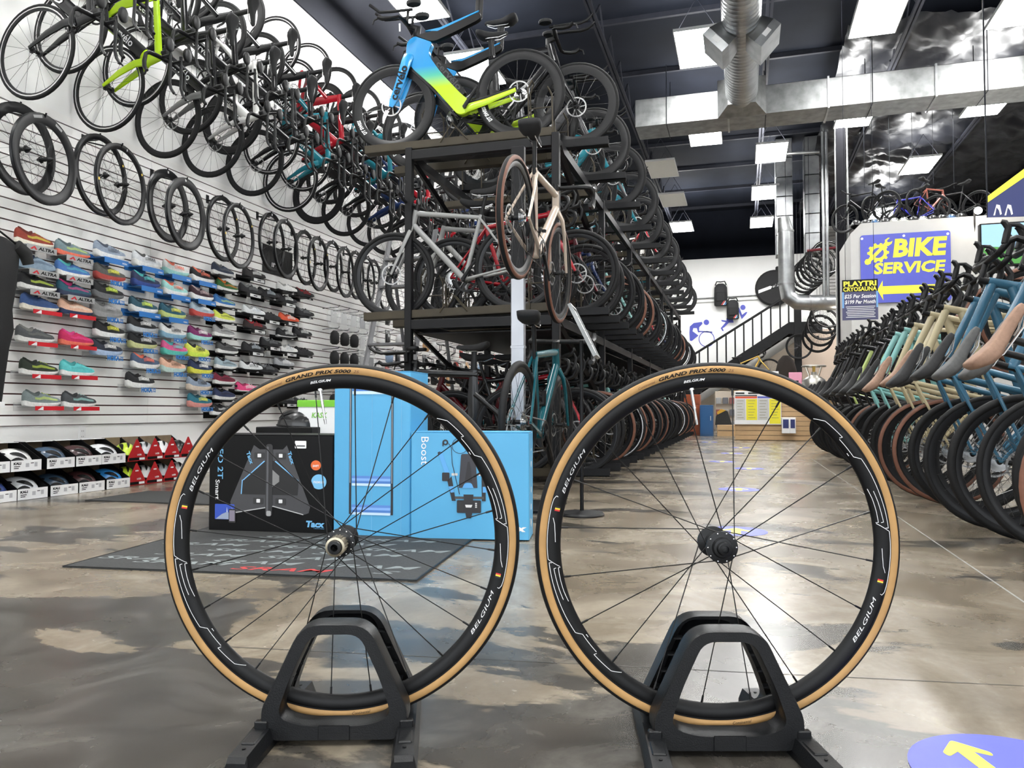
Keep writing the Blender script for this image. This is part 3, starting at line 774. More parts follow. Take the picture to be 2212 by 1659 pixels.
# tall blue carton
t, W = carton('trainer_carton','tall light blue carton printed with bike rollers',(720,1157),(886,1163),.3,.77,'card_blue')
H = .775; carton_body(t, W, .26, H, 'card_blue')
fc = Face(t, W, H, 720, 886, 815, 1160)
for x in (756.5,847):
    fc.poly('roller_rail', [(x-2.3,835),(x+2.3,835),(x+2.3,1116),(x-2.3,1116)],'print',(.02,.02,.025),2)
    fc.poly('roller_rail', [(x-.8,835),(x+.5,835),(x+.5,1050),(x-.8,1050)],'print',(.35,.4,.45),3)
for y0, y1 in ((836,862),(1035,1056),(1096,1117)):
    for k, c in enumerate(((.10,.24,.62),(.22,.42,.82),(.07,.20,.55),(.55,.72,.92))):
        fc.poly('roller_print', [(760,y0+(y1-y0)*k/4),(844,y0+(y1-y0)*k/4),(843.5,y0+(y1-y0)*(k+1)/4),(760.5,y0+(y1-y0)*(k+1)/4)],'print',c,2)
for x in (803,866): fc.poly('fold_line', [(x,835),(x+.8,835),(x+.8,1158),(x,1158)],'print',(.20,.50,.74),1)
# Boost carton
t, W = carton('trainer_carton','low light blue carton with a trainer picture, rightmost of the cartons',(887,1165),(1143,1170),.2,.49,'card_blue')
H = .49; carton_body(t, W, .20, H, 'card_blue')
fc = Face(t, W, H, 886, 1143, 933, 1168)
def C6(l): return [(860+x/5.53, 900+y/5.53) for x, y in l]
fc.text('Boost',*C6([(315,410)])[0],60,17,'white',90,bold=.0)
fc.text('Tacx',1105,1143,66,15,'white',bold=.05,shear=.15)
DK, BL = (.018,.018,.022), (.10,.36,.72)
def pic(pts, c, lay=2): fc.poly('trainer_print', C6(pts),'print',c,lay)
pic(smooth_path([(470,420),(520,415),(620,690),(560,690)],[20,20,10,10]),BL)
pic([(470,430),(490,418),(520,425),(495,435),(480,475)],DK,3)
pic(rrect(525,675,615,780,12),DK,3); pic([(640,682),(712,682),(712,712),(640,712)],(.55,.55,.55),2); pic([(965,682),(1010,682),(1010,712),(965,712)],(.55,.55,.55),2)
pic([(590,780),(640,720),(690,1020),(645,1020)],DK,3); pic([(605,845),(665,840),(672,915),(630,920)],BL,4)
pic([(1000,700),(1050,720),(1050,1020),(1005,1020)],DK,3); pic([(1015,845),(1070,845),(1065,915),(1015,915)],BL,4)
pic(smooth_path([(755,445),(925,445),(952,860),(905,860),(880,795),(800,795),(770,860),(727,860)],[25,25,5,8,40,40,8,5]),(.035,.035,.045),4)
pic([(790,800),(880,800),(905,862),(775,862)],BL,3); pic([(835,540),(860,540),(890,780),(800,780)],DK,5)
pic([(680,965),(1030,965),(1030,995),(680,995)],(.06,.06,.06),4); pic(rrect(705,1010,995,1165,14),DK,5); pic([(785,940),(905,940),(895,1060),(795,1060)],DK,6)
pic([(805,1065),(893,1065),(880,1098),(815,1098)],(.7,.7,.7),7); pic([(808,1165),(890,1165),(875,1230),(820,1230)],DK,5)
for k in range(10): pic([(740+k*4,1030+0),(742+k*4,1030),(742+k*4,1150),(740+k*4,1150)],(.05,.05,.05),6)
for k in range(3): pic(rrect(925,1040+k*22,947,1056+k*22,3),(.6,.6,.6),6)
def arcband(cx, cy, r, a0, a1, w, n=18): 
    o = [(cx+(r+w)*math.cos(a0+(a1-a0)*k/n), cy+(r+w)*math.sin(a0+(a1-a0)*k/n)) for k in range(n+1)]
    return o+[(cx+(r-w)*math.cos(a0+(a1-a0)*k/n), cy+(r-w)*math.sin(a0+(a1-a0)*k/n)) for k in range(n,-1,-1)]
pic(arcband(740,345,95,0,PI,3),DK,2); pic(arcband(740,345,95,PI,2*PI,3),DK,2)
pic([(600,320),(606,316),(640,370),(650,560),(740,940),(732,940),(642,562),(634,374)],DK,2)
pic(arcband(563,305,26,0,PI,9),DK,3); pic(arcband(563,305,26,PI,2*PI,9),DK,3); pic([(527,310),(540,310),(542,352),(530,352)],DK,3)
for k, y in enumerate((.40,.28,.20,.12)):   # icons on the narrow side
    MB().solid([(.014,0),(.014,.001)],14,axis='x').xf(Matrix.Translation((W+.0002,.10,y-.06))).obj('side_icon','white',t,smooth=False)
lettering('boost',.05,.016,'white',t,(W+.001,.10,.41),WALLX); lettering('Tacx',.09,.03,'white',t,(W+.001,.09,.075),WALLX,.05,.15)
# green and white box with a loose helmet behind the black carton
p = onY(684,948,4.15)
t = thing('helmet_box','white helmet carton with green lid behind the black trainer carton','box',(p.x-.07,4.05,0),.1)
MB().cbox((0,0,.30),(.24,.3,.62),.004).obj('carton_body','white',t,smooth=False)
MB().cbox((-.004,-.004,.62),(.244,.304,.66),.004).obj('carton_lid','gloss',t,(.16,.50,.02),smooth=False)
MB().cbox((.0,.0,0),(.24,.3,.30),.004).obj('carton_body','kraft',t,smooth=False)
lettering('KASK',.10,.032,'gloss',t,(.14,-.0015,.57),FRONT,.02,.2,color=(.16,.50,.02))
# ================================================================ bicycles
WB, RB = .99, .338
HUBZ = RB
MESH = {}
def wheel_meshes(kind):
    """road / tan / deep / silver / fat / fattan: rim, tire, spokes, hub, disc."""
    if ('w',kind) in MESH: return MESH[('w',kind)]
    fat = kind.startswith('fat'); tr = .020 if fat else .0145; rc = RB-tr
    sm = 'rubber_brown' if kind in ('tan','fattan') else 'rubber'
    b = MB()
    for k in range(10): pass
    prof = [(rc+tr*math.cos(2*PI*k/10), tr*math.sin(2*PI*k/10)) for k in range(10)]
    n = 44; vs = []; fs = []; mi = []
    b.rev(prof, n)
    b.mi = [1 if (i%10) in (1,2,7,8) else 0 for i in range(len(b.f))]
    tire = b.mesh('tire', ['rubber', sm], ang=60)
    dep = {'deep':.062,'silver':.026,'red':.05,'whiteline':.03}.get(kind,.034); ro = rc-tr*.45
    pr = [(ro,.0105),(ro-dep*.4,.0115),(ro-dep,.004),(ro-dep,-.004),(ro-dep*.4,-.0115),(ro,-.0105)]
    rb = MB().rev(pr, n)
    if kind in ('silver','whiteline'): rb.mi = [1 if (i%6) in (0,4) else 0 for i in range(len(rb.f))]
    rimm = rb.mesh('rim', ['rim','silver'] if kind != 'red' else ['rim_red','silver'], ang=50)
    sb = MB(); ns = 20; ri = ro-dep
    for i in range(ns):
        s = -1 if i%2 else 1; th = 2*PI*i/ns; t2 = th+(1 if (i//2)%2 else -1)*1.1; rr = .022
        sb.tube([(rr*math.cos(t2), s*.03, rr*math.sin(t2)),(ri*math.cos(th),0,ri*math.sin(th))], .0013, 3, cap=False)
    spk = sb.mesh('spokes','spoke')
    hub = MB().solid([(.008,-.05),(.016,-.034),(.025,-.031),(.025,-.027),(.013,-.02),(.013,.02),(.025,.027),(.025,.031),(.016,.034),(.008,.05)],14).mesh('hub','plastic')
    db = MB().rev([(.070,.0),(.080,.0),(.080,.0018),(.070,.0018)],28)
    for k in range(6):
        th = 2*PI*k/6; db.add([(.02*math.cos(th-.2),.001,.02*math.sin(th-.2)),(.02*math.cos(th+.2),.001,.02*math.sin(th+.2)),(.073*math.cos(th+.35),.001,.073*math.sin(th+.35)),(.073*math.cos(th+.22),.001,.073*math.sin(th+.22))],[(0,1,2,3),(3,2,1,0)])
    disc = db.mesh('brake_disc','disc')
    # joined version for bicycles far down the rows
    al = MB(); al.merge(b); 
    al.merge(MB().rev(pr, 30), 2); 
    al.merge(sb, 3); al.merge(MB().solid([(.016,-.045),(.025,-.03),(.013,-.02),(.013,.02),(.025,.03),(.016,.045)],10), 4)
    low = al.mesh('wheel_far', ['rubber',sm,'rim' if kind not in ('silver','whiteline') else 'silver','spoke','plastic'], ang=60)
    MESH[('w',kind)] = (rimm, tire, spk, hub, disc, low); return MESH[('w',kind)]

def saddle_mb(x0, x1, z, wide=.07):
    b = MB(); secs = []
    L_ = x1-x0
    for u, w, dz, th in ((0,.72,.018,.022),(.04,.94,.021,.036),(.16,1.0,.014,.052),(.28,.86,.006,.052),(.42,.55,.001,.044),(.56,.35,.0,.038),(.74,.26,.001,.033),(.92,.21,.0,.027),(.98,.15,-.004,.018),(1,.08,-.008,.010)):
        x = x0+L_*u; W = wide*w; ring = []
        for k in range(16):
            a = 2*PI*k/16; ca, sa = math.cos(a), math.sin(a)
            y = W*math.copysign(abs(ca)**.65, ca)
            ring.append((x, y, z+dz+(.008*sa if sa >= 0 else -th*abs(sa)**.45)))
        secs.append(ring)
    return b.loft([s[::-1] for s in secs])
def rails_mb(x, z): 
    b = MB()
    for s in (-1,1): b.tube([(x-.09,s*.03,z-.02),(x-.05,s*.022,z-.042),(x+.06,s*.022,z-.042),(x+.12,s*.012,z-.02)],.0035,5)
    return b

def build_type(kind):
    if kind in MESH: return MESH[kind]
    P = {}
    bb, st = (.415,.268), (.275,.735)
    ht, hb = (.785,.83), (.826,.695)
    fr = MB(); fk = MB(); bar = MB(); LV = {-1: MB(), 1: MB()}; Y = (0,1,0)
    def tb(b, a, c, r, seg=10, y=0., y2=None, lat=Y): b.tube([(a[0],y,a[1]),(c[0],y if y2 is None else y2,c[1])], r, seg, lat=lat)
    if kind in ('road','flat','gravel'):
        g = 1.18 if kind == 'gravel' else 1.0
        tb(fr, st, (ht[0]+.006,ht[1]-.022), [(.015*g,.017*g),(.017*g,.021*g)]); tb(fr, bb, (hb[0]-.008,hb[1]+.03), [(.024*g,.024*g),(.020*g,.024*g)])
        tb(fr, bb, (st[0]-.006,st[1]+.02), .0165); tb(fr, hb, ht, [.025,.022], 12)
        for s in (-1,1):
            fr.tube([(bb[0]-.01,s*.025,bb[1]),(.28,s*.045,bb[1]+.02),(.0,s*.066,HUBZ)], [.014,.011,.009], 7)
            fr.tube([(st[0],s*.014,st[1]-.01),(.10,s*.05,.48),(.0,s*.066,HUBZ)], [.009,.008,.008], 7)
        fr.rev([(.021,-.04),(.021,.04)],14,closed=False,off=(bb[0],0,bb[1]))
        for s in (-1,1): fk.tube([(hb[0],s*.012,hb[1]+.005),(hb[0]+.012,s*.045,hb[1]-.05),(.885,s*.053,.55),(WB,s*.055,HUBZ)], [(.02,.022),(.014,.02),(.012,.018),(.009,.011)], 8)
        post = MB().tube([(st[0],0,st[1]-.02),(.228,0,.905)], .0138, 9, lat=Y)
        sad = saddle_mb(.075,.35,.945); rail = rails_mb(.215,.94)
        stem = MB().tube([(ht[0],0,ht[1]-.01),(ht[0]-.014,0,ht[1]+.045)],.019,10)
    else:   # tt
        tb(fr, (st[0]+.02,st[1]+.03), (.80,.80), [(.015,.026),(.019,.032)]); tb(fr, (bb[0]+.01,bb[1]+.005), (.815,.72), [(.026,.048),(.022,.045)], 12)
        fr.tube([(bb[0]-.01,0,bb[1]),(.335,0,.45),(.335,0,.60),(.325,0,.80)], [(.018,.04),(.016,.05),(.014,.045),(.013,.032)], 10, lat=Y)
        tb(fr, (.835,.665), (.79,.84), [(.024,.04),(.022,.036)], 12)
        for s in (-1,1):
            fr.tube([(bb[0],s*.022,bb[1]+.005),(.22,s*.04,.285),(.0,s*.064,HUBZ)], [(.012,.026),(.010,.022),(.008,.014)], 8, lat=Y)
            fr.tube([(.32,s*.012,.62),(.12,s*.045,.45),(.0,s*.064,HUBZ)], [(.008,.02),(.007,.016),(.007,.010)], 8, lat=Y)
            fk.tube([(.832,s*.014,.69),(.85,s*.045,.625),(.905,s*.052,.49),(WB-.004,s*.055,HUBZ)], [(.018,.034),(.013,.03),(.011,.026),(.009,.012)], 9, lat=Y)
        fr.rev([(.024,-.042),(.024,.042)],14,closed=False,off=(bb[0],0,bb[1]))
        post = MB().tube([(.325,0,.78),(.315,0,.945)], (.0125,.026), 10, lat=Y) if False else MB().tube([(.325,0,.78),(.315,0,.945)], [(.0125,.026),(.0125,.022)], 10, lat=Y)
        sad = saddle_mb(.20,.455,.985,.062); rail = rails_mb(.325,.985)
        stem = MB().tube([(.79,0,.83),(.782,0,.875),(.835,0,.885)],[(.022,.03),(.022,.028),(.02,.02)],10,lat=Y)
    if kind in ('road','gravel'):
        stem.tube([(ht[0]-.012,0,ht[1]+.032),(.862,0,.885)],.0155,9)
        for s in (-1,1):
            bar.tube([(.865,0,.886),(.866,s*.12,.887),(.868,s*.175,.888),(.885,s*.202,.888),(.935,s*.208,.884),(.962,s*.211,.862),(.968,s*.214,.82),(.945,s*.218,.775),(.905,s*.221,.757),(.845,s*.224,.752)], [.0155]*3+[.0165]*7, 8)
            LV[s].tube([(.915,s*.208,.893),(.955,s*.209,.906),(.99,s*.209,.918),(1.006,s*.209,.945),(1.004,s*.209,.962)], [(.016,.018),(.017,.02),(.016,.02),(.015,.018),(.010,.012)], 9)
            LV[s].tube([(1.002,s*.211,.925),(1.022,s*.214,.885),(1.016,s*.217,.84),(.998,s*.22,.80)], [(.008,.008),(.011,.005),(.010,.004),(.008,.003)], 6)
    elif kind == 'flat':
        stem.tube([(ht[0]-.012,0,ht[1]+.032),(.855,0,.89)],.0155,9)
        for s in (-1,1):
            bar.tube([(.858,0,.892),(.852,s*.15,.90),(.838,s*.19,.905)],.013,8); LV[s].tube([(.838,s*.19,.905),(.825,s*.31,.905)],.0165,9)
            LV[s].tube([(.838,s*.2,.90),(.885,s*.21,.885),(.885,s*.28,.875)],[.007,.006,.005],6)
    else:
        for s in (-1,1):
            bar.tube([(.845,0,.884),(.85,s*.1,.880),(.855,s*.175,.872),(.875,s*.200,.866),(.93,s*.206,.858),(.975,s*.208,.862),(1.005,s*.208,.885)], [(.009,.018),(.009,.018),(.010,.017),.013,.0155,.0155,.013], 8)
            LV[s].tube([(.998,s*.208,.878),(1.03,s*.21,.868),(1.04,s*.212,.835)],[.009,.007,.005],6)
            bar.tube([(.80,s*.055,.955),(.95,s*.058,.958),(1.04,s*.06,.955),(1.09,s*.062,.97),(1.13,s*.064,1.0)], .0115, 8)
            bar.tube([(.84,s*.055,.885),(.835,s*.055,.965)], .013, 8)
            LV[s].tube([(1.125,s*.064,.997),(1.145,s*.065,1.02)],.006,6)
    pads = None
    if kind == 'tt':
        pads = {}
        for s in (-1,1): pads[s] = MB().loft([[(.775+.055*math.cos(a)*k, s*.095+.04*math.sin(a)*k, z) for a in [2*PI*q/12 for q in range(12)]] for z, k in ((.968,.9),(.978,1.),(.990,.96),(.994,.8))])
    crank = MB()
    crank.rev([(.072,-.044),(.088,-.044),(.0895,-.0455),(.088,-.047),(.072,-.047)],28,off=(bb[0],0,bb[1]))
    for k in range(4):
        th = .5+k*PI/2; crank.tube([(bb[0],-.047,bb[1]),(bb[0]+.076*math.cos(th),-.0455,bb[1]+.076*math.sin(th))],[(.005,.012),(.003,.008)],6,lat=Y)
    arm = (.165*math.cos(-.9), .165*math.sin(-.9))
    crank.tube([(bb[0],-.055,bb[1]),(bb[0]+arm[0],-.068,bb[1]+arm[1])],[(.008,.016),(.007,.011)],8,lat=Y); crank.tube([(bb[0],.052,bb[1]),(bb[0]-arm[0],.068,bb[1]-arm[1])],[(.008,.016),(.007,.011)],8,lat=Y)
    crank.solid([(.014,-.06),(.014,.058)],10,off=(bb[0],0,bb[1]))
    cas = MB()
    for k in range(6): cas.rev([(.014,-.022-k*.0042),(.050-k*.005,-.022-k*.0042),(.050-k*.005,-.024-k*.0042),(.014,-.024-k*.0042)],18,off=(0,0,HUBZ))
    der = MB().tube([(.012,-.052,HUBZ-.02),(.03,-.058,HUBZ-.06),(.045,-.05,HUBZ-.09)],[.012,.014,.010],7).tube([(.045,-.048,HUBZ-.085),(.075,-.048,HUBZ-.165)],[(.004,.014),(.004,.012)],6,lat=Y)
    chn = MB().tube([(bb[0]+.0,-.045,bb[1]+.088),(0,-.035,HUBZ+.036)],[(.003,.004)]*2,4,lat=Y).tube([(bb[0],-.045,bb[1]-.088),(.08,-.047,HUBZ-.168)],[(.003,.004)]*2,4,lat=Y)
    stm = 'plastic'
    parts = [('frame',fr,'paint'),('fork',fk,'paint'),('stem',stem,'plastic'),('handlebar',bar,'plastic'),('brake_lever',LV[-1],'plastic'),('brake_lever',LV[1],'plastic'),('seatpost',post,'plastic'),
             ('saddle',sad,'fabric'),('saddle_rails',rail,'silver'),('crankset',crank,'plastic'),('cassette',cas,'silver'),('rear_derailleur',der,'plastic'),('chain',chn,'spoke')]
    if pads: parts += [('arm_pad',pads[s],'plastic') for s in (-1,1)]
    hi = [(n, m.mesh(n,k,ang=45 if n != 'saddle' else 85), k) for n, m, k in parts]
    ckpt = MB().merge(stem,0).merge(bar,0).merge(LV[-1],0).merge(LV[1],0)
    if pads: ckpt.merge(pads[-1],0).merge(pads[1],0)
    lo = [('frame', MB().merge(fr).merge(fk).mesh('frame','paint',ang=45),'paint'),('handlebar',ckpt.mesh('handlebar','plastic',ang=45),'plastic'),
          ('saddle',MB().merge(sad).mesh('saddle','fabric',ang=85),'fabric'),('seatpost',MB().merge(post).merge(rail).mesh('seatpost','plastic'),'plastic'),('crankset',MB().merge(crank).merge(cas).merge(chn).merge(der).mesh('crankset','plastic'),'plastic')]
    MESH[kind] = (hi, lo); return MESH[kind]
SUB = {'saddle_rails':'saddle','brake_lever':'handlebar','arm_pad':'handlebar','chain':'crankset'}
def bicycle(kind, mtx, label, color, wheels='road', far=False, saddle=(.012,.012,.013), group=None, disc=True, cat='bicycle', name=None, text=None, tcol='white', fork=None, steer=0.):
    nm = name or {'road':'road_bicycle','tt':'triathlon_bicycle','flat':'hybrid_bicycle','gravel':'gravel_bicycle'}[kind]
    t = thing(nm, label, cat, group=group, mtx=mtx)
    hi, lo = build_type(kind); made = {}
    for n, me, k in (lo if far else hi):
        c = color if k == 'paint' else (saddle if n == 'saddle' else None)
        if n == 'fork' and fork: c = fork
        made[n] = put(n, me, made.get(SUB.get(n), t) if not far else t, c)
    rimm, tire, spk, hub, dsc, low = wheel_meshes(wheels)
    for n, loc in (('front_wheel',(WB,0,HUBZ)),('rear_wheel',(0,0,HUBZ))):
        if far: put(n, low, t, loc=loc, rot=(0,random.random()*6,0)); continue
        w = put(n, rimm, t, loc=loc, rot=(0,random.random()*6,0))
        put('tire', tire, w); put('spokes', spk, w); put('hub', hub, w)
        if disc: put('brake_disc', dsc, w, loc=(0,.042,0))
    if text and not far:
        d = Vector((.815-.415,0,.72-.268)); L_ = d.length; ang = math.atan2(d.z, d.x); c = Vector((.60,0,.485))
        off = .0275
        for s in (-1,1):
            lettering(text, .26, .062, tcol, made['frame'], (c.x, s*off, c.z), (PI/2, -ang, 0) if s < 0 else (PI/2, ang, PI), .015)
    return t
def place(fwd, up, loc):
    x = Vector(fwd).normalized(); z = Vector(up); z = (z-x*z.dot(x)).normalized(); y = z.cross(x)
    return Matrix(((x.x,y.x,z.x,loc[0]),(x.y,y.y,z.y,loc[1]),(x.z,y.z,z.z,loc[2]),(0,0,0,1)))
def tilt(v, deg, axis): return Matrix.Rotation(math.radians(deg),3,axis) @ Vector(v)
BLK, GRY, WHT = (.006,.006,.007), (.06,.06,.064), (.62,.62,.60)
TEAL, LIME, RED, DRED = (.012,.17,.22), (.42,.66,.01), (.30,.006,.014), (.09,.004,.008)
SILV, BLU, NAVY, MINT, CREAM, PETR = (.27,.27,.265), (.02,.28,.65), (.006,.018,.075), (.20,.43,.41), (.44,.38,.24), (.032,.112,.18)

# ---------------------------------------------------------------- triathlon bikes hung nose-down on the left wall
names = {BLK:'black',GRY:'grey',WHT:'white',TEAL:'teal',LIME:'lime green',RED:'red',DRED:'dark red',SILV:'silver',BLU:'bright blue',NAVY:'navy',MINT:'mint',CREAM:'cream',PETR:'steel blue'}
lowc = [(BLK,'silver','HED','white'),(LIME,'silver','cervélo','white'),(GRY,'road','cervélo','white'),(WHT,'road','cervélo','rubber'),(BLK,'road','ARGON18','white'),(TEAL,'whiteline','ARGON18','white'),(BLK,'deep',None,''),(BLK,'road',None,''),(NAVY,'road',None,''),(BLK,'road',None,''),(BLK,'road',None,''),(RED,'silver',None,''),(BLK,'road',None,''),(NAVY,'road',None,'')]
uppc = [(BLK,'silver','cervélo','white'),(BLK,'silver','cervélo','white'),(BLK,'road','cervélo','white'),(BLK,'deep',None,''),(BLK,'silver','ARGON18','white'),(RED,'silver',None,''),(BLK,'road',None,''),(TEAL,'road',None,''),(BLK,'road',None,''),(RED,'road',None,''),(BLK,'road',None,''),(BLK,'road',None,''),(BLK,'road',None,''),(NAVY,'road',None,'')]
for row, (cols, z0, y0, nm) in enumerate(((lowc,3.06,4.08,'lower'),(uppc,3.36,4.36,'upper'))):
    for i, (c, wk, tx, tc) in enumerate(cols):
        Y = y0+.615*i
        m = place((0,.02*((i*7)%3-1),-1),(1,0,0),(XL+.012,Y,z0+WB+.01))
        frc = {1:LIME,2:(.14,.14,.14),3:(.36,.36,.35)}.get(i) if row == 0 else None
        body = BLK if (row == 0 and i == 2) else c
        bk_ = bicycle('tt', m, '%s triathlon bike hung nose-down, %s from the left in the %s wall row' % (names[c], ordw(i+1), nm), body, wk, far=i > 8, group='triathlon bikes hung on the left wall', disc=(wk not in ('silver',)), text=tx, tcol=tc, fork=frc)
        if c == LIME: MB().tube([(.47,0,.33),(.765,0,.665)],[(.0268,.050),(.0262,.049)],14,lat=(0,1,0)).obj('down_tube_panel','plastic',bk_)

# ---------------------------------------------------------------- the double-decker rack in the middle
RY0, RY1 = 5.45, 16.9
PX0, PX1 = -2.47, -1.30
DZ = [0.07, 1.30, 2.62]
rack = thing('bike_rack','long black steel three-level bike rack in the middle of the shop','bike rack',((PX0+PX1)/2,RY0,0))
def rp(name, lo, hi, key='black_steel'):
    o = Vector(((PX0+PX1)/2,RY0,0)); return MB().cbox(tuple(Vector(lo)-o), tuple(Vector(hi)-o), .004).obj(name,key,rack,smooth=False)
ps = .028
ny = 7
for k in range(ny):
    y = RY0+k*(RY1-RY0)/(ny-1)
    for X in (PX0,PX1): rp('post',(X-ps,y-ps,0),(X+ps,y+ps,DZ[2]+.02))
    for z in DZ[1:]: rp('cross_beam',(PX0+ps,y-ps,z-.075),(PX1-ps,y+ps,z-.005))
for z in DZ[1:]:
    for X in (PX0,PX1): rp('long_beam',(X-.022,RY0+ps,z-.08),(X+.022,RY1,z-.01))
for z in DZ[1:2]: rp('deck_sheet',(PX0+.05,RY0+.05,z-.11),(PX1-.05,RY1,z-.10))
o = Vector(((PX0+PX1)/2,RY0,0))
for X in (PX1,PX0):
    for z in (DZ[1],DZ[2]):
        MB().tube([Vector((X,RY0+.05,z-.06))-o, Vector((X,RY0+1.85,z-.62))-o],[(.03,.012)]*2,4,lat=(1,0,0)).obj('brace','black_steel',rack,smooth=False)
TL = 1.52
tray = MB().box((0,-.042,0),(TL,.042,.006)).box((0,-.042,0),(TL,-.036,.062)).box((0,.036,0),(TL,.042,.062)).mesh('tray','black_steel',smooth=False)
tray2 = MB().box((0,-.042,0),(TL,.042,.006)).box((0,-.042,0),(TL,-.036,.062)).box((0,.036,0),(TL,.042,.062)).mesh('tray_olive','olive_steel',smooth=False)
hoop = MB().tube([(0,-.05,0),(0,-.05,.36),(.03,-.04,.42),(.03,.04,.42),(0,.05,.36),(0,.05,0)],.006,6).tube([(.18,-.05,0),(.18,-.05,.30),(.15,-.04,.36),(.15,.04,.36),(.18,.05,.30),(.18,.05,0)],.006,6).tube([(0,-.05,.2),(.18,-.05,.2)],.005,5).mesh('wheel_hoop','olive_steel')
clip = MB().tube([(0,-.045,.01),(.10,-.045,.15),(.22,-.045,.01),(.22,.045,.01),(.10,.045,.15),(0,.045,.01)],.006,6,closed=True).mesh('wheel_chock','olive_steel')
deckn = ['floor level','middle deck','top deck']
pal = {2:[None,BLK,None,GRY,BLK,TEAL,BLK,GRY,BLK,TEAL,BLK,BLK,GRY,RED,BLK,WHT,BLK,BLK,TEAL,BLK,GRY,BLK,BLK,WHT],
       1:[SILV,RED,SILV,DRED,BLK,DRED,GRY,NAVY,DRED,BLK,BLK,MINT,BLK,MINT,GRY,BLK,BLK,MINT,BLK,BLK,TEAL,BLK,GRY,MINT],
       0:[BLK,BLK,DRED,RED,BLK,BLK,BLK,BLK,TEAL,BLK,GRY,MINT,BLK,BLK,WHT,MINT,BLK,NAVY,BLK,BLK,GRY,BLK,BLK,SILV]}
whl = {2:['road','deep','road','deep','road','deep'], 1:['fat','fat','road','fat','fat','road','fat','fat','road','fattan','road','fattan','road','road','fat','road','road','silver'],
       0:['road','road','road','fat','road','fattan','road','whiteline','road','tan','road','fattan','road','road','road','tan','road','tan','road','road','road','silver']}
SPC = .262
SLY = math.radians(5)
def slant(x, y, z, left):     # the trays stand a little askew and rise towards the bike's rear
    return Matrix.Translation((x, y-.06, z)) @ Matrix.Rotation(SLY,4,'Z') @ Matrix.Rotation(math.radians(-1.6 if left else -1.0),4,'Y')
nb = int((RY1-RY0-.1)/SPC)
YTOP = [RY0+.06,RY0+.33,RY0+.60]+[RY0+1.25+.5*k for k in range(21)]      # the top deck is filled less tightly
for lv in (2,1,0):
    for i in range(nb):
        Y = RY0+.06+i*SPC; left = i%2 == 0
        if lv == 2:
            if i >= len(YTOP): continue
            Y = YTOP[i]
        x0 = -2.84 if left else -2.49
        tr_ = put('tray', tray2 if left else tray, rack, mtx=slant(x0-o.x, Y-o.y, DZ[lv], left))
        if i < 16: put('wheel_hoop', hoop, rack, mtx=slant(x0-o.x, Y-o.y, DZ[lv]+.01, left) @ Matrix.Translation((TL-.20 if left else .03,0,0)))
        if i < 8: put('wheel_chock', clip, rack, mtx=slant(x0-o.x, Y-o.y, DZ[lv]+.02, left) @ Matrix.Translation((.62 if left else TL-.75,0,0)))
        if lv == 2 and i in (0,2): continue          # the two blue show bikes are built below
        c = pal[lv][i%24]; c = c or BLK
        kind = 'road'
        if lv == 2: kind = 'tt' if i < 6 or i%3 == 0 else 'road'
        if lv == 1: kind = 'flat' if i in (0,2,4) else ('road' if i%4 != 3 else 'flat')
        if lv == 0: kind = 'tt' if i in (0,) else 'road'
        if lv == 1 and i == 1: kind = 'road'
        xr = x0+.26
        wob = .02*((i*5)%3-1)
        sm_ = slant(x0, Y, DZ[lv]+.009, left)
        if left: m = sm_ @ place((-1,0,0),(0,.012*((i*3)%5-2),1),(1.25+wob,0,0))
        else: m = sm_ @ place((1,0,0),(0,.012*((i*3)%5-2),1),(.26+wob,0,0))
        wk = whl[lv][i%len(whl[lv])]
        word = {'tt':'triathlon bike','road':'road bike','flat':'flat-bar bike'}[kind]
        bicycle(kind, m, '%s %s, %s from the front on the %s of the central rack' % (names[c], word, ordw(i+1), deckn[lv]), c, wk, far=i > 9, group='bikes on the central rack')

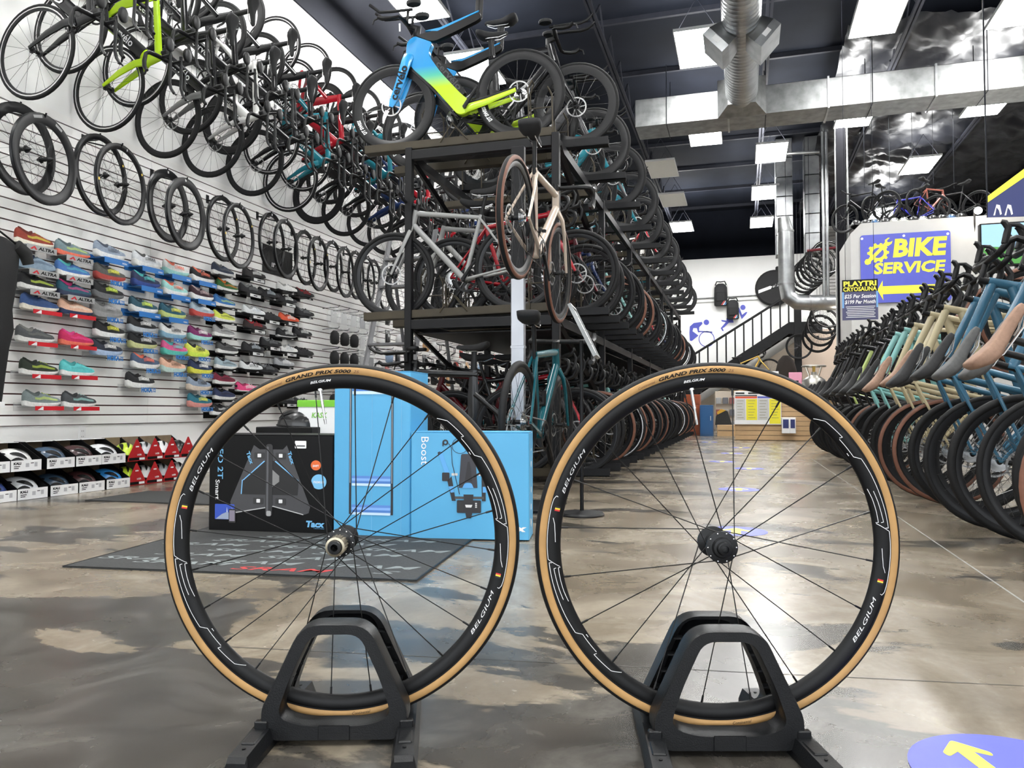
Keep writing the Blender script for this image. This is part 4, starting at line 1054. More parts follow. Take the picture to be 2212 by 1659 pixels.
# ---------------------------------------------------------------- the two blue and lime show bikes on the top deck
def show_bike(i, label):
    Y = YTOP[i]; x0 = -2.84
    t = thing('triathlon_bicycle', label, 'bicycle', group='blue and lime triathlon bikes', mtx=slant(x0, Y, DZ[2]+.009, True) @ place((-1,0,0),(0,0,1),(1.25,0,0)) @ Matrix.Scale(1.03,4))
    def slab(name, pts, th, key, parent=t, color=None, rad=None, bev=.006):
        p = smooth_path(pts, rad or [.02]*len(pts), 4)
        cx = sum(q[0] for q in p)/len(p); cz = sum(q[1] for q in p)/len(p)
        pin = [(cx+(x-cx)*.985, cz+(z-cz)*.985) for x, z in p]
        b = MB(); n = len(p)
        vs = [(x,-th,z) for x,z in pin]+[(x,-th+bev,z) for x,z in p]+[(x,th-bev,z) for x,z in p]+[(x,th,z) for x,z in pin]
        fs = [tuple(range(n)), tuple(range(4*n-1,3*n-1,-1))]
        for q in range(3): fs += [(q*n+k,(q+1)*n+k,(q+1)*n+(k+1)%n,q*n+(k+1)%n) for k in range(n)]
        return b.add(vs, fs).obj(name, key, parent, color, ang=30)
    # head, wide down tube and bottom bracket as one swept body in blue running to lime
    fr = slab('frame', [(.80,.865),(.86,.83),(.875,.72),(.83,.62),(.66,.45),(.47,.215),(.40,.225),(.36,.30),(.44,.37),(.60,.56),(.70,.715),(.66,.80)], .030, 'grad', rad=[.02,.03,.04,.05,.05,.04,.03,.02,.05,.05,.05,.02])
    slab('frame_panel', [(.84,.61),(.66,.42),(.50,.215),(.47,.20),(.655,.435),(.81,.615)], .026, 'plastic', fr)
    slab('frame_panel', [(.665,.66),(.56,.50),(.44,.36),(.405,.385),(.53,.56),(.64,.70)], .024, 'plastic', fr)
    slab('top_beam', [(.80,.87),(.66,.80),(.46,.865),(.30,.925),(.27,.95),(.29,.985),(.48,.925),(.66,.885)], .022, 'plastic', t, rad=[.01,.05,.05,.02,.02,.02,.05,.03])
    slab('beam_stripe', [(.72,.895),(.60,.905),(.40,.965),(.29,.998),(.30,.985),(.45,.935),(.62,.88)], .0235, 'gloss', t, (.02,.30,.66), rad=[.005]*7)
    for s in (-1,1):
        MB().tube([(.42,s*.024,.262),(.26,s*.045,.285),(.02,s*.064,.345)],[(.014,.034),(.011,.026),(.008,.016)],9,lat=(0,1,0)).obj('chainstay','gloss',t,(.50,.72,.02))
        MB().tube([(.40,s*.022,.30),(.25,s*.044,.318),(.03,s*.063,.36)],[(.013,.014),(.010,.012),(.007,.009)],8,lat=(0,1,0)).obj('chainstay_top','plastic',t)
    fk = MB()
    for s in (-1,1): fk.tube([(.845,s*.02,.72),(.862,s*.046,.66),(.915,s*.053,.50),(.975,s*.056,.36),(.99,s*.056,.325)],[(.018,.045),(.014,.042),(.012,.036),(.010,.028),(.009,.018)],10,lat=(0,1,0))
    fo = fk.obj('fork','gloss',t,(.02,.30,.66))
    a = math.atan2(.36-.66, .975-.862)
    lettering('cervélo',.27,.066,'black',fo,(.918,.069,.50),(PI/2,a,PI),.028)
    lettering('cervélo',.26,.055,'black',fo,(.918,-.068,.50),(PI/2,PI-a,0),.03)
    aa = math.atan2(.72-.36,.70-.42)
    lettering('cervélo',.28,.05,'print',fr,(.535,.0255,.53),(PI/2,aa,PI),.02,color=(.03,.03,.033))
    MB().tube([(.30,0,.95),(.285,0,1.14)],[(.0125,.03)]*2,10,lat=(0,1,0)).obj('seatpost','plastic',t)
    sd = saddle_mb(.15,.42,1.185,.066).obj('saddle','fabric',t,BLK,ang=45)
    put('saddle_rails', rails_mb(.28,1.18).mesh('saddle_rails','silver'), sd)
    MB().tube([(.80,0,.86),(.78,0,.93),(.845,0,.955)],[(.022,.035),(.02,.03),(.02,.02)],10,lat=(0,1,0)).obj('stem','plastic',t)
    hb = MB()
    for s in (-1,1):
        hb.tube([(.85,0,.955),(.855,s*.12,.95),(.87,s*.19,.94),(.92,s*.206,.925),(.985,s*.208,.93),(1.02,s*.208,.945)],[(.009,.02),(.009,.02),(.010,.017),.015,.016,.014],8)
        hb.tube([(.80,s*.055,1.055),(.98,s*.058,1.06),(1.06,s*.06,1.065),(1.14,s*.064,1.13)],.0115,8)
        hb.tube([(.845,s*.055,.955),(.835,s*.055,1.06)],.012,8)
    hb = hb.obj('handlebar','plastic',t)
    for s in (-1,1):
        MB().loft([[(.775+.06*math.cos(q)*k, s*.10+.042*math.sin(q)*k, z) for q in [2*PI*j/14 for j in range(14)]] for z, k in ((1.062,.9),(1.075,1.),(1.09,.96),(1.095,.8))]).obj('arm_pad','fabric',hb,(.02,.02,.02))
        MB().tube([(1.01,s*.208,.94),(1.05,s*.21,.925),(1.06,s*.213,.89)],[.009,.007,.004],6).obj('brake_lever','plastic',hb)
    for n, me, k in build_type('tt')[0]:
        if n in ('crankset','cassette','rear_derailleur','chain'): put(n, me, t)
    rimm, tire, spk, hub, dsc, low = wheel_meshes('deep')
    for n, loc in (('front_wheel',(WB,0,HUBZ)),('rear_wheel',(0,0,HUBZ))):
        w_ = put(n, rimm, t, loc=loc, rot=(0,1.0,0)); put('tire',tire,w_); put('spokes',spk,w_); put('hub',hub,w_); put('brake_disc',dsc,w_,loc=(0,.042,0))
        ring_text('DT SWISS', math.radians(150), .29, .030, .13, -.0125, .05).obj('rim_lettering','white',w_,smooth=False)
        b = ring_text('DT SWISS', math.radians(150), .29, .030, .13, 0, .05); b.v = [(-x,.0125,z) for x,y,z in b.v]; b.obj('rim_lettering','white',w_,smooth=False)
    MB().box((-.012,.20,.80),(.0,.203,.86)).xf(Matrix.Translation((.86,0,.02))).obj('price_tag','white',t,smooth=False)
show_bike(0,'blue to lime triathlon bike at the very front of the top deck')
show_bike(2,'second blue and lime triathlon bike on the top deck, just behind the front one')

# ---------------------------------------------------------------- display post with two bikes
PXp, PYp = -1.335, 4.58
t = thing('display_post','brushed silver post carrying two bikes in front of the rack','display post',(PXp,PYp,0))
mat('brushed', (.40,.41,.44), .36, .75, noise=.10, nscale=3)
MB().cbox((-.043,-.02,.02),(.043,.02,1.42),.004).obj('post_panel','brushed',t,smooth=False)
MB().cbox((-.043,-.02,1.42),(.043,.02,2.25),.004).obj('post_upper_panel','black_steel',t,smooth=False)
MB().cbox((-.046,-.023,.985),(.046,.023,1.0),.003).obj('post_joint','brushed',t,smooth=False)
MB().cbox((-.25,-.25,0),(.25,.25,.02),.004).obj('base_plate','black_steel',t,smooth=False)
for z in (1.62,.62):
    MB().tube([(.04,0,z),(.16,.02,z+.02),(.16,.02,z+.10)],.016,8).obj('bike_arm','black_steel',t)
def dbike(zr, dy, tiltd, label, color, wheels, saddle=BLK):
    up = Vector((.03,math.sin(math.radians(tiltd)),math.cos(math.radians(tiltd)))); fw = Vector((.0,math.cos(math.radians(tiltd)),-math.sin(math.radians(tiltd))))
    m = place(fw, up, (-1.19,dy,zr-RB))
    return bicycle('gravel', m, label, color, wheels, saddle=saddle)
dbike(1.66,3.98,8,'champagne gravel bike with tan tires held high on the silver post',(.46,.38,.31),'fattan')
dbike(.535,4.05,2,'teal road bike held low on the silver post above the blue carton',(.005,.075,.095),'fat')

# ---------------------------------------------------------------- right-hand row, standing on their rear wheels
T = 57
cols = [((.012,.05,.045),'dark green'),(PETR,None),(PETR,None),(PETR,None),(PETR,None),(PETR,None),(PETR,None),(CREAM,None),(CREAM,None),(CREAM,None),(CREAM,None),(MINT,None),(MINT,None),(MINT,None),(BLK,None),(BLK,None),(BLK,None),((.50,.62,.22),'yellow green')]+[(BLK,None)]*8
TANS, GRYS = (.27,.165,.115), (.085,.085,.085)
sads = {0:TANS,1:GRYS,2:GRYS,6:TANS,7:TANS,9:TANS}
whr = ['fattan','fat','road','fat','road','fat','fat','fattan','fattan','road','fat','fat','fat','fat']
for i, (c, nm) in enumerate(cols):
    Y = 3.02+.355*i; X = 1.27+.03*((i*3)%4-1.5)
    tt_ = math.radians(T+((i*5)%3-1)*1.5)
    m = place((math.cos(tt_),.05,math.sin(tt_)),(-math.sin(tt_),0,math.cos(tt_)),(X+RB*math.sin(tt_),Y,RB-RB*math.cos(tt_)))
    bicycle('gravel' if i < 14 else 'road', m, '%s drop-bar bike stood on its rear wheel, %s nearest in the right-hand row' % (nm or names[c], ordw(i+1)), c, whr[i%len(whr)], far=i > 15, saddle=sads.get(i,(.02,.02,.021)), group='bikes stood up in the right-hand row')
# their rack: an upright frame with a hook for every front wheel
t = thing('hook_rack','tall dark rack holding the right-hand row of bikes by the front wheel','bike rack',(2.25,2.9,0))
for k in range(5): MB().cbox((-.03,-.03+k*2.3,0),(.03,.03+k*2.3,1.75),.004).obj('post','black_steel',t,smooth=False)
for z in (.5,1.72): MB().cbox((-.03,0,z),(.03,9.3,z+.06),.004).obj('rail','black_steel',t,smooth=False)
for i in range(len(cols)): MB().tube([(0,.12+.355*i,1.74),(-.12,.12+.355*i,1.60),(-.40,.12+.355*i,1.515),(-.43,.12+.355*i,1.55)],.008,5).obj('hook','black_steel',t)
# ================================================================ left wall: wheels, shoes, helmets
# pairs of wheels on hooks, nearly flat to the wall
def hung_wheel(loc, rz, kind, label, acc=None):
    t = thing('bare_wheel', label, 'wheel', loc, rz, 'wheels hung in pairs on the slatwall')
    key = ('hw', kind)
    if key not in MESH:
        dep = {'deep':.070,'mid':.044,'red':.044}[kind]; r1 = .314; n = 56
        pr = [(r1,.012),(r1-.012,.0135),(r1-dep*.5,.013),(r1-dep,.005),(r1-dep,-.005),(r1-dep*.5,-.013),(r1-.012,-.0135),(r1,-.012),(r1-.008,0)]
        b = MB().rev(pr, n)
        if kind == 'red': b.mi = [1 if (i%9) in (0,1) else 0 for i in range(len(b.f))]
        rim = b.mesh('rim',['rim','rim_red'],ang=45)
        s = MB()
        for i in range(22):
            sd = -1 if i%2 else 1; th = 2*PI*i/22; t2 = th+(1 if (i//2)%2 else -1)*1.15
            s.tube([(.02*math.cos(t2), sd*.03, .02*math.sin(t2)),((r1-dep)*math.cos(th),0,(r1-dep)*math.sin(th))],.0011,3,cap=False)
        h = MB().solid([(.006,-.065),(.014,-.05),(.018,-.034),(.026,-.032),(.026,-.027),(.013,-.02),(.013,.02),(.024,.027),(.024,.032),(.016,.036),(.010,.055),(.006,.06)],16)
        MESH[key] = (rim, s.mesh('spokes','spoke'), h.mesh('hub','plastic'))
    rim, sp, hb = MESH[key]
    m = Matrix.Rotation(random.random()*6,4,'Y')
    ro = put('rim', rim, t, mtx=m); put('spokes', sp, t, mtx=m); put('hub', hb, t)
    if acc:
        for a in acc:
            th = math.radians(a[0]); pts = [(r*math.cos(th+q), -.0146, r*math.sin(th+q)) for r, q in ((.280,0),(.300,0),(.300,a[1]*.6),(.280,a[1]*.6))]
            MB().add(pts,[(0,1,2,3)]).obj('rim_decal','print',t,a[2],smooth=False)
    return t
WHT_, YEL_ = (.8,.8,.8), (.75,.55,.08)
kinds = ['deep','mid','deep','mid','red','mid','red','red','mid']
for i, (px, py) in enumerate([(97,345),(262,399),(402,463),(516,510),(618,538),(688,570),(746,588),(794,606),(832,622)]):
    X = XL+.34; p = onX(px, py, X); k = kinds[i]
    # wheel lies in the wall plane turned a little outwards: normal points to +x
    dec = [(95,.12,WHT_)] if i != 0 else [(60,.4,(.35,.35,.35)),(100,.5,(.3,.3,.3))]
    if k == 'mid': dec = [(30,.10,YEL_),(185,.12,YEL_),(80,.05,WHT_)]
    hung_wheel((X,p.y,p.z), PI/2+math.radians(10), k, '%s-rimmed bare wheel, outer one of the %s pair from the left on the slatwall' % ('red' if k=='red' else 'black', ordw(i+1)), dec)
    hung_wheel((X-.13,p.y-.065,p.z+.065), PI/2+math.radians(10), k, '%s-rimmed bare wheel, inner one of the %s pair from the left on the slatwall' % ('red' if k=='red' else 'black', ordw(i+1)), dec[:1])
    t = thing('wheel_hook','black double hook holding the %s pair of wheels from the left' % ordw(i+1),'hook',(XL+.018,p.y-.06,p.z+.36), group='wheel hooks on the slatwall')
    MB().box((0,-.02,-.03),(.006,.02,.05)).obj('hook_plate','black_steel',t,smooth=False)
    MB().tube([(0,0,0),(.16,-.03,-.02),(.19,-.03,-.02),(.20,-.03,.03)],.006,6).tube([(0,0,0),(.29,.03,-.08),(.33,.04,-.08),(.35,.04,-.04)],.006,6).obj('hook_arm','black_steel',t)

# ---------------------------------------------------------------- shoes: heel at 0, toe along +x, sole bottom at 0
def shoe_meshes(kind):
    if ('shoe',kind) in MESH: return MESH[('shoe',kind)]
    L_ = .285
    cyc = kind == 'cycling'
    th = {'max':.040,'run':.030,'cycling':.012}[kind]
    st = [0,.04,.12,.24,.36,.48,.60,.72,.84,.93,.98,1.0]
    w  = [.016,.028,.035,.036,.034,.036,.041,.046,.045,.037,.024,.010]
    lift = [.012,.006,.002,0,0,0,0,.002,.008,.017,.024,.028]
    if kind == 'max': lift = [.024,.012,.003,0,0,0,0,.003,.012,.023,.032,.037]
    tp  = [th*1.15,th*1.12,th*1.05,th,th*.95,th*.9,th*.88,th*.85,th*.82,th*.8,th*.8,th*.8]
    secs = []; up = []
    hts = [.060,.078,.076,.064,.060,.078,.070,.056,.045,.034,.022,.010]
    if cyc: hts = [.060,.082,.080,.062,.062,.076,.068,.058,.048,.038,.026,.012]
    col = [0,0,.2,.8,.85,.25,0,0,0,0,0,0]
    for i, u in enumerate(st):
        x = u*L_; fl = 1.10 if kind == 'max' else 1.04; a = w[i]*fl; z0 = lift[i]; z1 = lift[i]*.55+tp[i]+(.004 if i in (0,1) else 0)
        secs.append([(x,-a*.86,z0),(x,a*.86,z0),(x,a,z0+(z1-z0)*.4),(x,a*.96,z1),(x,-a*.96,z1),(x,-a,z0+(z1-z0)*.4)])
        ring = []
        for k in range(11):
            ang = PI*k/10; cx = math.cos(ang); sx = math.sin(ang)
            ww = w[i]*(.95 if 0 < k < 10 else .93); e = .75
            ring.append((x, ww*math.copysign(abs(cx)**e,cx), z1-.004+hts[i]*(sx**.8 if sx > 0 else 0)))
        up.append(ring)
    sole = MB().loft(secs).mesh('sole','fabric',ang=50)
    upper = MB().loft([r for r in up]).mesh('upper','fabric',ang=60)
    # collar opening, lining and laces
    zt = up[3][5][2]
    c = MB(); rings = []
    for q, zz in ((1.0,-.018),(1.06,.0),(1.0,.006),(.78,.004),(.6,-.016)):
        rings.append([(.072+.052*q*math.cos(a), .025*q*math.sin(a), zt+zz-.012*math.cos(a)+.0085*(1 if math.cos(a) < 0 else 1.6)*abs(math.cos(a))**2*2) for a in [2*PI*k/14 for k in range(14)]])
    c.loft(rings); collar = c.mesh('collar','fabric',ang=60)
    l = MB()
    for k in range(4):
        u = .50+.065*k; i = 5+int((u-.48)/.12); z = up[min(i,10)][5][2]-(u-st[i])*.10; x = u*L_
        l.tube([(x,-.020,z-.007),(x+.004,0,z+.003),(x,.020,z-.007)],.0028,5)
    if cyc: l = MB().tube([(.16,-.034,.05),(.158,0,.088),(.16,.034,.05)],[(.010,.003)]*3,6).tube([(.20,-.038,.04),(.198,0,.070),(.20,.038,.04)],[(.010,.003)]*3,6)
    lace = l.mesh('laces' if not cyc else 'straps','fabric')
    # side overlay on the outer side
    s = MB()
    for i0, i1, k0, k1 in ((4,7,7,9),) if kind != 'run' else ((3,8,8,9),):
        for i in range(i0,i1):
            for kk in range(k0,k1):
                def P(ii,k_): v = Vector(up[ii][k_]); return (v.x, v.y*1.03-.0006, v.z+.0003)
                s.add([P(i,kk),P(i+1,kk),P(i+1,kk+1),P(i,kk+1)],[(0,1,2,3)])
    ov = s.mesh('side_overlay','fabric',ang=60)
    MESH[('shoe',kind)] = (sole, upper, collar, lace, ov); return MESH[('shoe',kind)]
def shoe(kind, loc, rz, upc, solec, acc, label, brand=None, lacec=None, group=None):
    t = thing('running_shoe' if kind != 'cycling' else 'cycling_shoe', label, 'shoe', loc, rz, group)
    so, upm, co, la, ov = shoe_meshes(kind)
    put('sole', so, t, solec); u = put('upper', upm, t, upc); put('collar', co, t, acc if sum(acc) < 1.2 else tuple(c*.5 for c in upc))
    put('laces' if kind != 'cycling' else 'straps', la, t, lacec or acc); put('side_overlay', ov, u, tuple(.55*a+.45*b for a, b in zip(upc, acc)))
    if brand: lettering(brand, .075, .024, 'print', u, (.155,-.048,.075), (math.radians(70),0,math.radians(-2)), .04, .15, color=acc)
    return t
# shelf brackets: a plate let into a joint, a sloping front lip and its lettering
def shelf(kind, loc, label, group=None):
    t = thing('shoe_shelf', label, 'shelf', loc, PI/2, group)     # local x runs along the wall, local -y out of it
    if ('shelf',kind) not in MESH:
        W = .255
        pl = MB().box((.02,-.10,-.004),(W-.02,.05,0)); lip = MB().box((.03,-.104,-.040),(W+.02,-.100,.004))
        bk = MB().box((-.01,.044,-.03),(W-.03,.05,.03))
        kp = {'red':'clear','silver':'sh_silver'}
        k = {'silver':'sh_silver','red':'sh_red','hblue':'sh_blue','hclear':'clear','black':'plastic','blackw':'plastic'}[kind]
        if kind == 'red': lip = MB().box((.035,-.104,-.026),(W+.02,-.100,.004))
        if kind == 'hclear': lip = MB().box((.08,-.104,-.004),(W+.02,-.100,.0))
        if kind in ('black',): lip = MB().box((.0,-.104,-.022),(W+.01,-.100,.0))
        MESH[('shelf',kind)] = (pl.mesh('shelf_plate',kp.get(kind,k),smooth=False), lip.mesh('front_lip',k,smooth=False), bk.mesh('wall_clip',{'red':'clear','hclear':'clear'}.get(kind,k),smooth=False))
    a, b_, c = MESH[('shelf',kind)]
    put('shelf_plate',a,t); lp = put('front_lip',b_,t); put('wall_clip',c,t)
    y = -.1052
    if kind == 'silver':
        lettering('ALTRA',.135,.024,'black',lp,(.185,y,-.018),FRONT,.04,.2)
        MB().prism([(.05,-.03),(.085,-.006),(.092,-.006),(.11,-.03),(.095,-.03),(.085,-.017),(.07,-.03)],y,y+.0006).obj('brand_mark','sh_red',lp,smooth=False)
    if kind == 'red': MB().prism([(.05,-.024),(.09,.0),(.10,.0),(.10,-.024)],y,y+.0006).obj('brand_mark','white',lp,smooth=False)
    if kind == 'hblue': lettering('HOKA',.05,.014,'white',lp,(.235,y,-.022),FRONT,.03)
    if kind == 'hclear': lettering('HOKA',.125,.044,'sh_blue',lp,(.15,y,-.018),FRONT,.07); lettering('ONE',.038,.016,'sh_blue',lp,(.232,y,-.009),FRONT,.05); lettering('ONE',.038,.016,'sh_blue',lp,(.232,y,-.028),FRONT,.05)
    if kind == 'black': MB().prism(smooth_path([(.17,-.016),(.205,-.006),(.225,-.014),(.205,-.018)],[.004]*4),y,y+.0006).obj('brand_mark','white',lp,smooth=False)
    if kind == 'blackw': MB().box((.08,y,-.034),(.26,y+.0006,-.004)).obj('price_strip','white',lp,smooth=False); MB().box((.14,y-.0006,-.024),(.20,y,-.014)).obj('printed_line','black',lp,smooth=False)
    return t
mat('sh_silver',(.38,.38,.38),.4,.2,noise=.05); mat('sh_red',(.55,.015,.025),.4,noise=.04); mat('sh_blue',(.03,.17,.48),.4,noise=.04)
K, W_ = (.012,.012,.014), (.72,.72,.70); LM, YL = (.55,.70,.08), (.68,.66,.08); NV, BG, GR, TQ = (.02,.035,.09), (.22,.30,.38), (.14,.145,.15), (.10,.48,.48)
CO, DT, CR, LG, AQ, PK, PE, MR = (.72,.16,.10), (.02,.09,.13), (.70,.66,.56), (.42,.46,.50), (.32,.60,.56), (.65,.05,.22), (.70,.42,.30), (.11,.015,.03)
SH = [ # column: list of (px, py of the sole, upper, sole, accent, shelf, words)
 ('run','ALTRA',[(71,534,(.24,.035,.02),CR,YL,'silver','rust red trail shoe with yellow collar'),(76,586,BG,BG,NV,'silver','slate blue running shoe with dark laces'),(78,629,K,W_,LM,'silver','black running shoe with lime flash and white sole'),(83,673,(.03,.07,.19),CR,(.03,.06,.15),'red','plain navy running shoe with cream sole'),(73,741,(.07,.075,.08),W_,(.16,.16,.15),'red','charcoal running shoe with white sole'),(81,811,(.02,.03,.02),W_,LM,'red','black-green running shoe with lime collar'),(87,879,(.17,.21,.21),W_,LM,'red','grey-green high-collared running shoe')]),
 ('run','ALTRA',[(154,557,(.15,.21,.23),CO,LM,'silver','teal grey running shoe with coral sole'),(154,600,(.06,.16,.40),W_,TQ,'silver','bright blue running shoe with white sole'),(157,642,DT,(.03,.04,.08),PK,'silver','dark teal running shoe with a pink tag'),(160,682,PE,NV,CR,'red','peach running shoe with navy sole'),(162,748,(.48,.015,.09),CO,PK,'red','crimson running shoe with coral sole'),(164,813,TQ,W_,(.05,.3,.3),'red','turquoise running shoe with white sole'),(168,880,(.05,.055,.06),W_,AQ,'red','dark grey running shoe with mint collar')]),
 ('max','HOKA',[(234,561,(.30,.36,.45),W_,(.10,.12,.16),'hblue','pale blue-grey cushioned shoe on blue shelf'),(234,608,(.09,.09,.085),(.40,.06,.05),YL,'hclear','charcoal cushioned shoe with yellow lettering and red sole'),(230,647,K,GR,LM,'hclear','black cushioned shoe with lime lettering and grey sole'),(227,687,(.20,.20,.20),(.26,.26,.26),(.4,.4,.4),'hclear','all grey cushioned shoe'),(233,730,K,W_,YL,'hclear','black cushioned shoe with yellow collar'),(227,769,(.02,.025,.04),(.35,.45,.62),W_,'hclear','black cushioned shoe with pale blue and orange sole')]),
 ('max','HOKA',[(314,580,(.60,.62,.64),W_,(.10,.10,.10),'hblue','white cushioned shoe with orange sole edge'),(312,622,(.02,.03,.075),(.03,.06,.22),TQ,'hblue','navy cushioned shoe with dark blue sole'),(307,677,(.02,.07,.10),W_,LM,'hblue','deep teal cushioned shoe with white sole'),(304,719,K,LG,W_,'hclear','black cushioned shoe with white lettering'),(305,754,K,(.50,.52,.25),W_,'hclear','black cushioned shoe with yellow-grey sole'),(311,797,(.06,.09,.15),W_,CO,'hclear','mint and navy cushioned shoe with white sole'),(300,838,K,W_,W_,'hclear','black cushioned shoe alone at the foot of its column')]),
 ('max','HOKA',[(377,597,(.68,.70,.68),AQ,CO,'hblue','white and aqua cushioned shoe with red heel'),(375,640,AQ,W_,CO,'hblue','aqua cushioned shoe with red sole line'),(370,689,DT,(.50,.58,.20),YL,'hblue','dark teal cushioned shoe with lime sole'),(370,732,(.62,.62,.60),(.20,.36,.48),K,'hclear','white cushioned shoe with blue sole'),(374,768,(.62,.10,.25),(.10,.48,.40),TQ,'hclear','pink cushioned shoe with teal heel'),(370,805,PE,(.45,.60,.56),(.2,.1,.06),'hclear','peach cushioned shoe with mint sole')]),
 ('max','HOKA',[(434,611,K,W_,CO,'hblue','black cushioned shoe with coral and white sole'),(432,650,(.035,.012,.02),W_,(.4,.3,.3),'hblue','maroon-black cushioned shoe on blue shelf'),(434,685,(.36,.44,.50),(.50,.07,.06),W_,'hclear','ice blue cushioned shoe with red sole'),(429,736,(.16,.015,.10),AQ,W_,'hclear','plum cushioned shoe with mint sole'),(423,772,(.64,.70,.10),LM,K,'hclear','acid yellow cushioned shoe'),(430,808,NV,YL,W_,'hclear','navy cushioned shoe with yellow sole'),(427,844,(.25,.31,.40),(.62,.52,.42),K,'hclear','steel blue cushioned shoe with cream sole'),(429,880,(.02,.14,.19),(.60,.25,.22),YL,'hclear','teal cushioned shoe at the foot of its column')]),
 ('run',None,[(479,597,(.03,.04,.07),W_,GR,'black','navy running shoe at the top of the black shelves'),(488,631,(.03,.12,.03),W_,(.75,.20,.03),'black','green and black racing shoe with orange flash'),(482,665,(.03,.14,.36),W_,LM,'black','blue running shoe with lime flash'),(481,697,(.60,.66,.10),W_,K,'black','yellow running shoe with black wave stripe'),(481,729,(.30,.30,.30),W_,K,'black','pale grey running shoe with black wave stripe'),(488,765,(.06,.06,.06),W_,K,'black','dark grey running shoe with white sole'),(485,798,(.28,.36,.40),W_,K,'black','ice grey and black running shoe'),(482,831,(.17,.012,.035),W_,K,'black','maroon running shoe with white sole'),(482,864,(.025,.035,.09),W_,K,'black','navy running shoe low on the black shelves'),(476,897,K,W_,W_,'black','black running shoe with heel loop on the lowest black shelf')]),
 ('cycling',None,[(543,602,(.02,.018,.018),K,W_,'blackw','dark brown cycling shoe with white heel, top of its column'),(535,635,K,K,GR,'blackw','black mountain shoe below the dark brown cycling shoe'),(574,644,K,K,LG,'black','black strapped cycling shoe under the hung poster'),(614,632,W_,K,W_,'black','white cycling shoe right of the hung poster'),(652,643,K,K,RED,'black','black cycling shoe with red collar'),(613,656,K,K,W_,'blackw','black cycling shoe with white toe'),(542,682,(.60,.62,.62),K,LG,'blackw','white and grey cycling shoe on a labelled shelf'),(577,693,K,K,K,'blackw','black cycling shoe right of the white and grey one'),(652,684,K,K,GR,'black','black flat shoe below the red-collared one'),(618,697,(.60,.08,.03),K,W_,'blackw','orange-red and white cycling shoe'),(545,713,(.025,.015,.015),K,RED,'blackw','black cycling shoe with a red edge'),(613,730,K,W_,W_,'black','black cycling shoe with white front'),(647,727,K,K,W_,'black','black dial cycling shoe beside the hanging pouches'),(579,750,K,K,GR,'blackw','black cycling shoe on the middle labelled shelf'),(541,761,K,K,LG,'blackw','black cycling shoe with shiny buckle'),(615,763,W_,K,LG,'blackw','plain white cycling shoe near the middle'),(651,769,K,K,K,'black','large black winter cycling shoe'),(536,801,(.62,.64,.64),K,K,'black','white and black cycling shoe low on the wall'),(572,806,K,K,GR,'black','black cycling shoe right of the low white one'),(608,793,(.33,.34,.35),K,W_,'black','grey and white cycling shoe low on the wall'),(528,847,(.70,.06,.20),W_,W_,'black','pink and white cycling shoe beside the tire'),(615,872,K,K,GR,'blackw','black shoe seen inside the left wheel rim'),(649,877,K,K,GR,'blackw','black shoe beside the valve inside the left wheel')])]
_sh = {'silver':'silver shoe shelf under the %s','red':'red shoe shelf under the %s','hblue':'blue shoe shelf under the %s','hclear':'clear shoe shelf with blue lettering under the %s','black':'black shoe shelf under the %s','blackw':'black shoe shelf with white strip under the %s'}
for kind, br, lst in SH:
    for px, py, uc, sc, ac, sk, words in lst:
        X = XL+.105; p = onX(px, py, X)
        L_ = .285; rzz = PI/2-math.radians(4 if kind != 'cycling' else 14)
        z = p.z+.002
        sz = .92 if kind == 'cycling' else 1.0
        s = shoe(kind, (X,p.y-L_/2,z), rzz, uc, sc, ac, words, br if br == 'HOKA' else None, group='shoes on the slatwall')
        short = words.split(' with ')[0].split(' on ')[0]
        shelf(sk, (XL+.07,p.y-.135,z-.001), _sh[sk] % words if len((_sh[sk] % words).split()) <= 16 else _sh[sk] % ' '.join(words.split()[:16-len((_sh[sk] % '').split())]), group='shoe shelves on the slatwall')

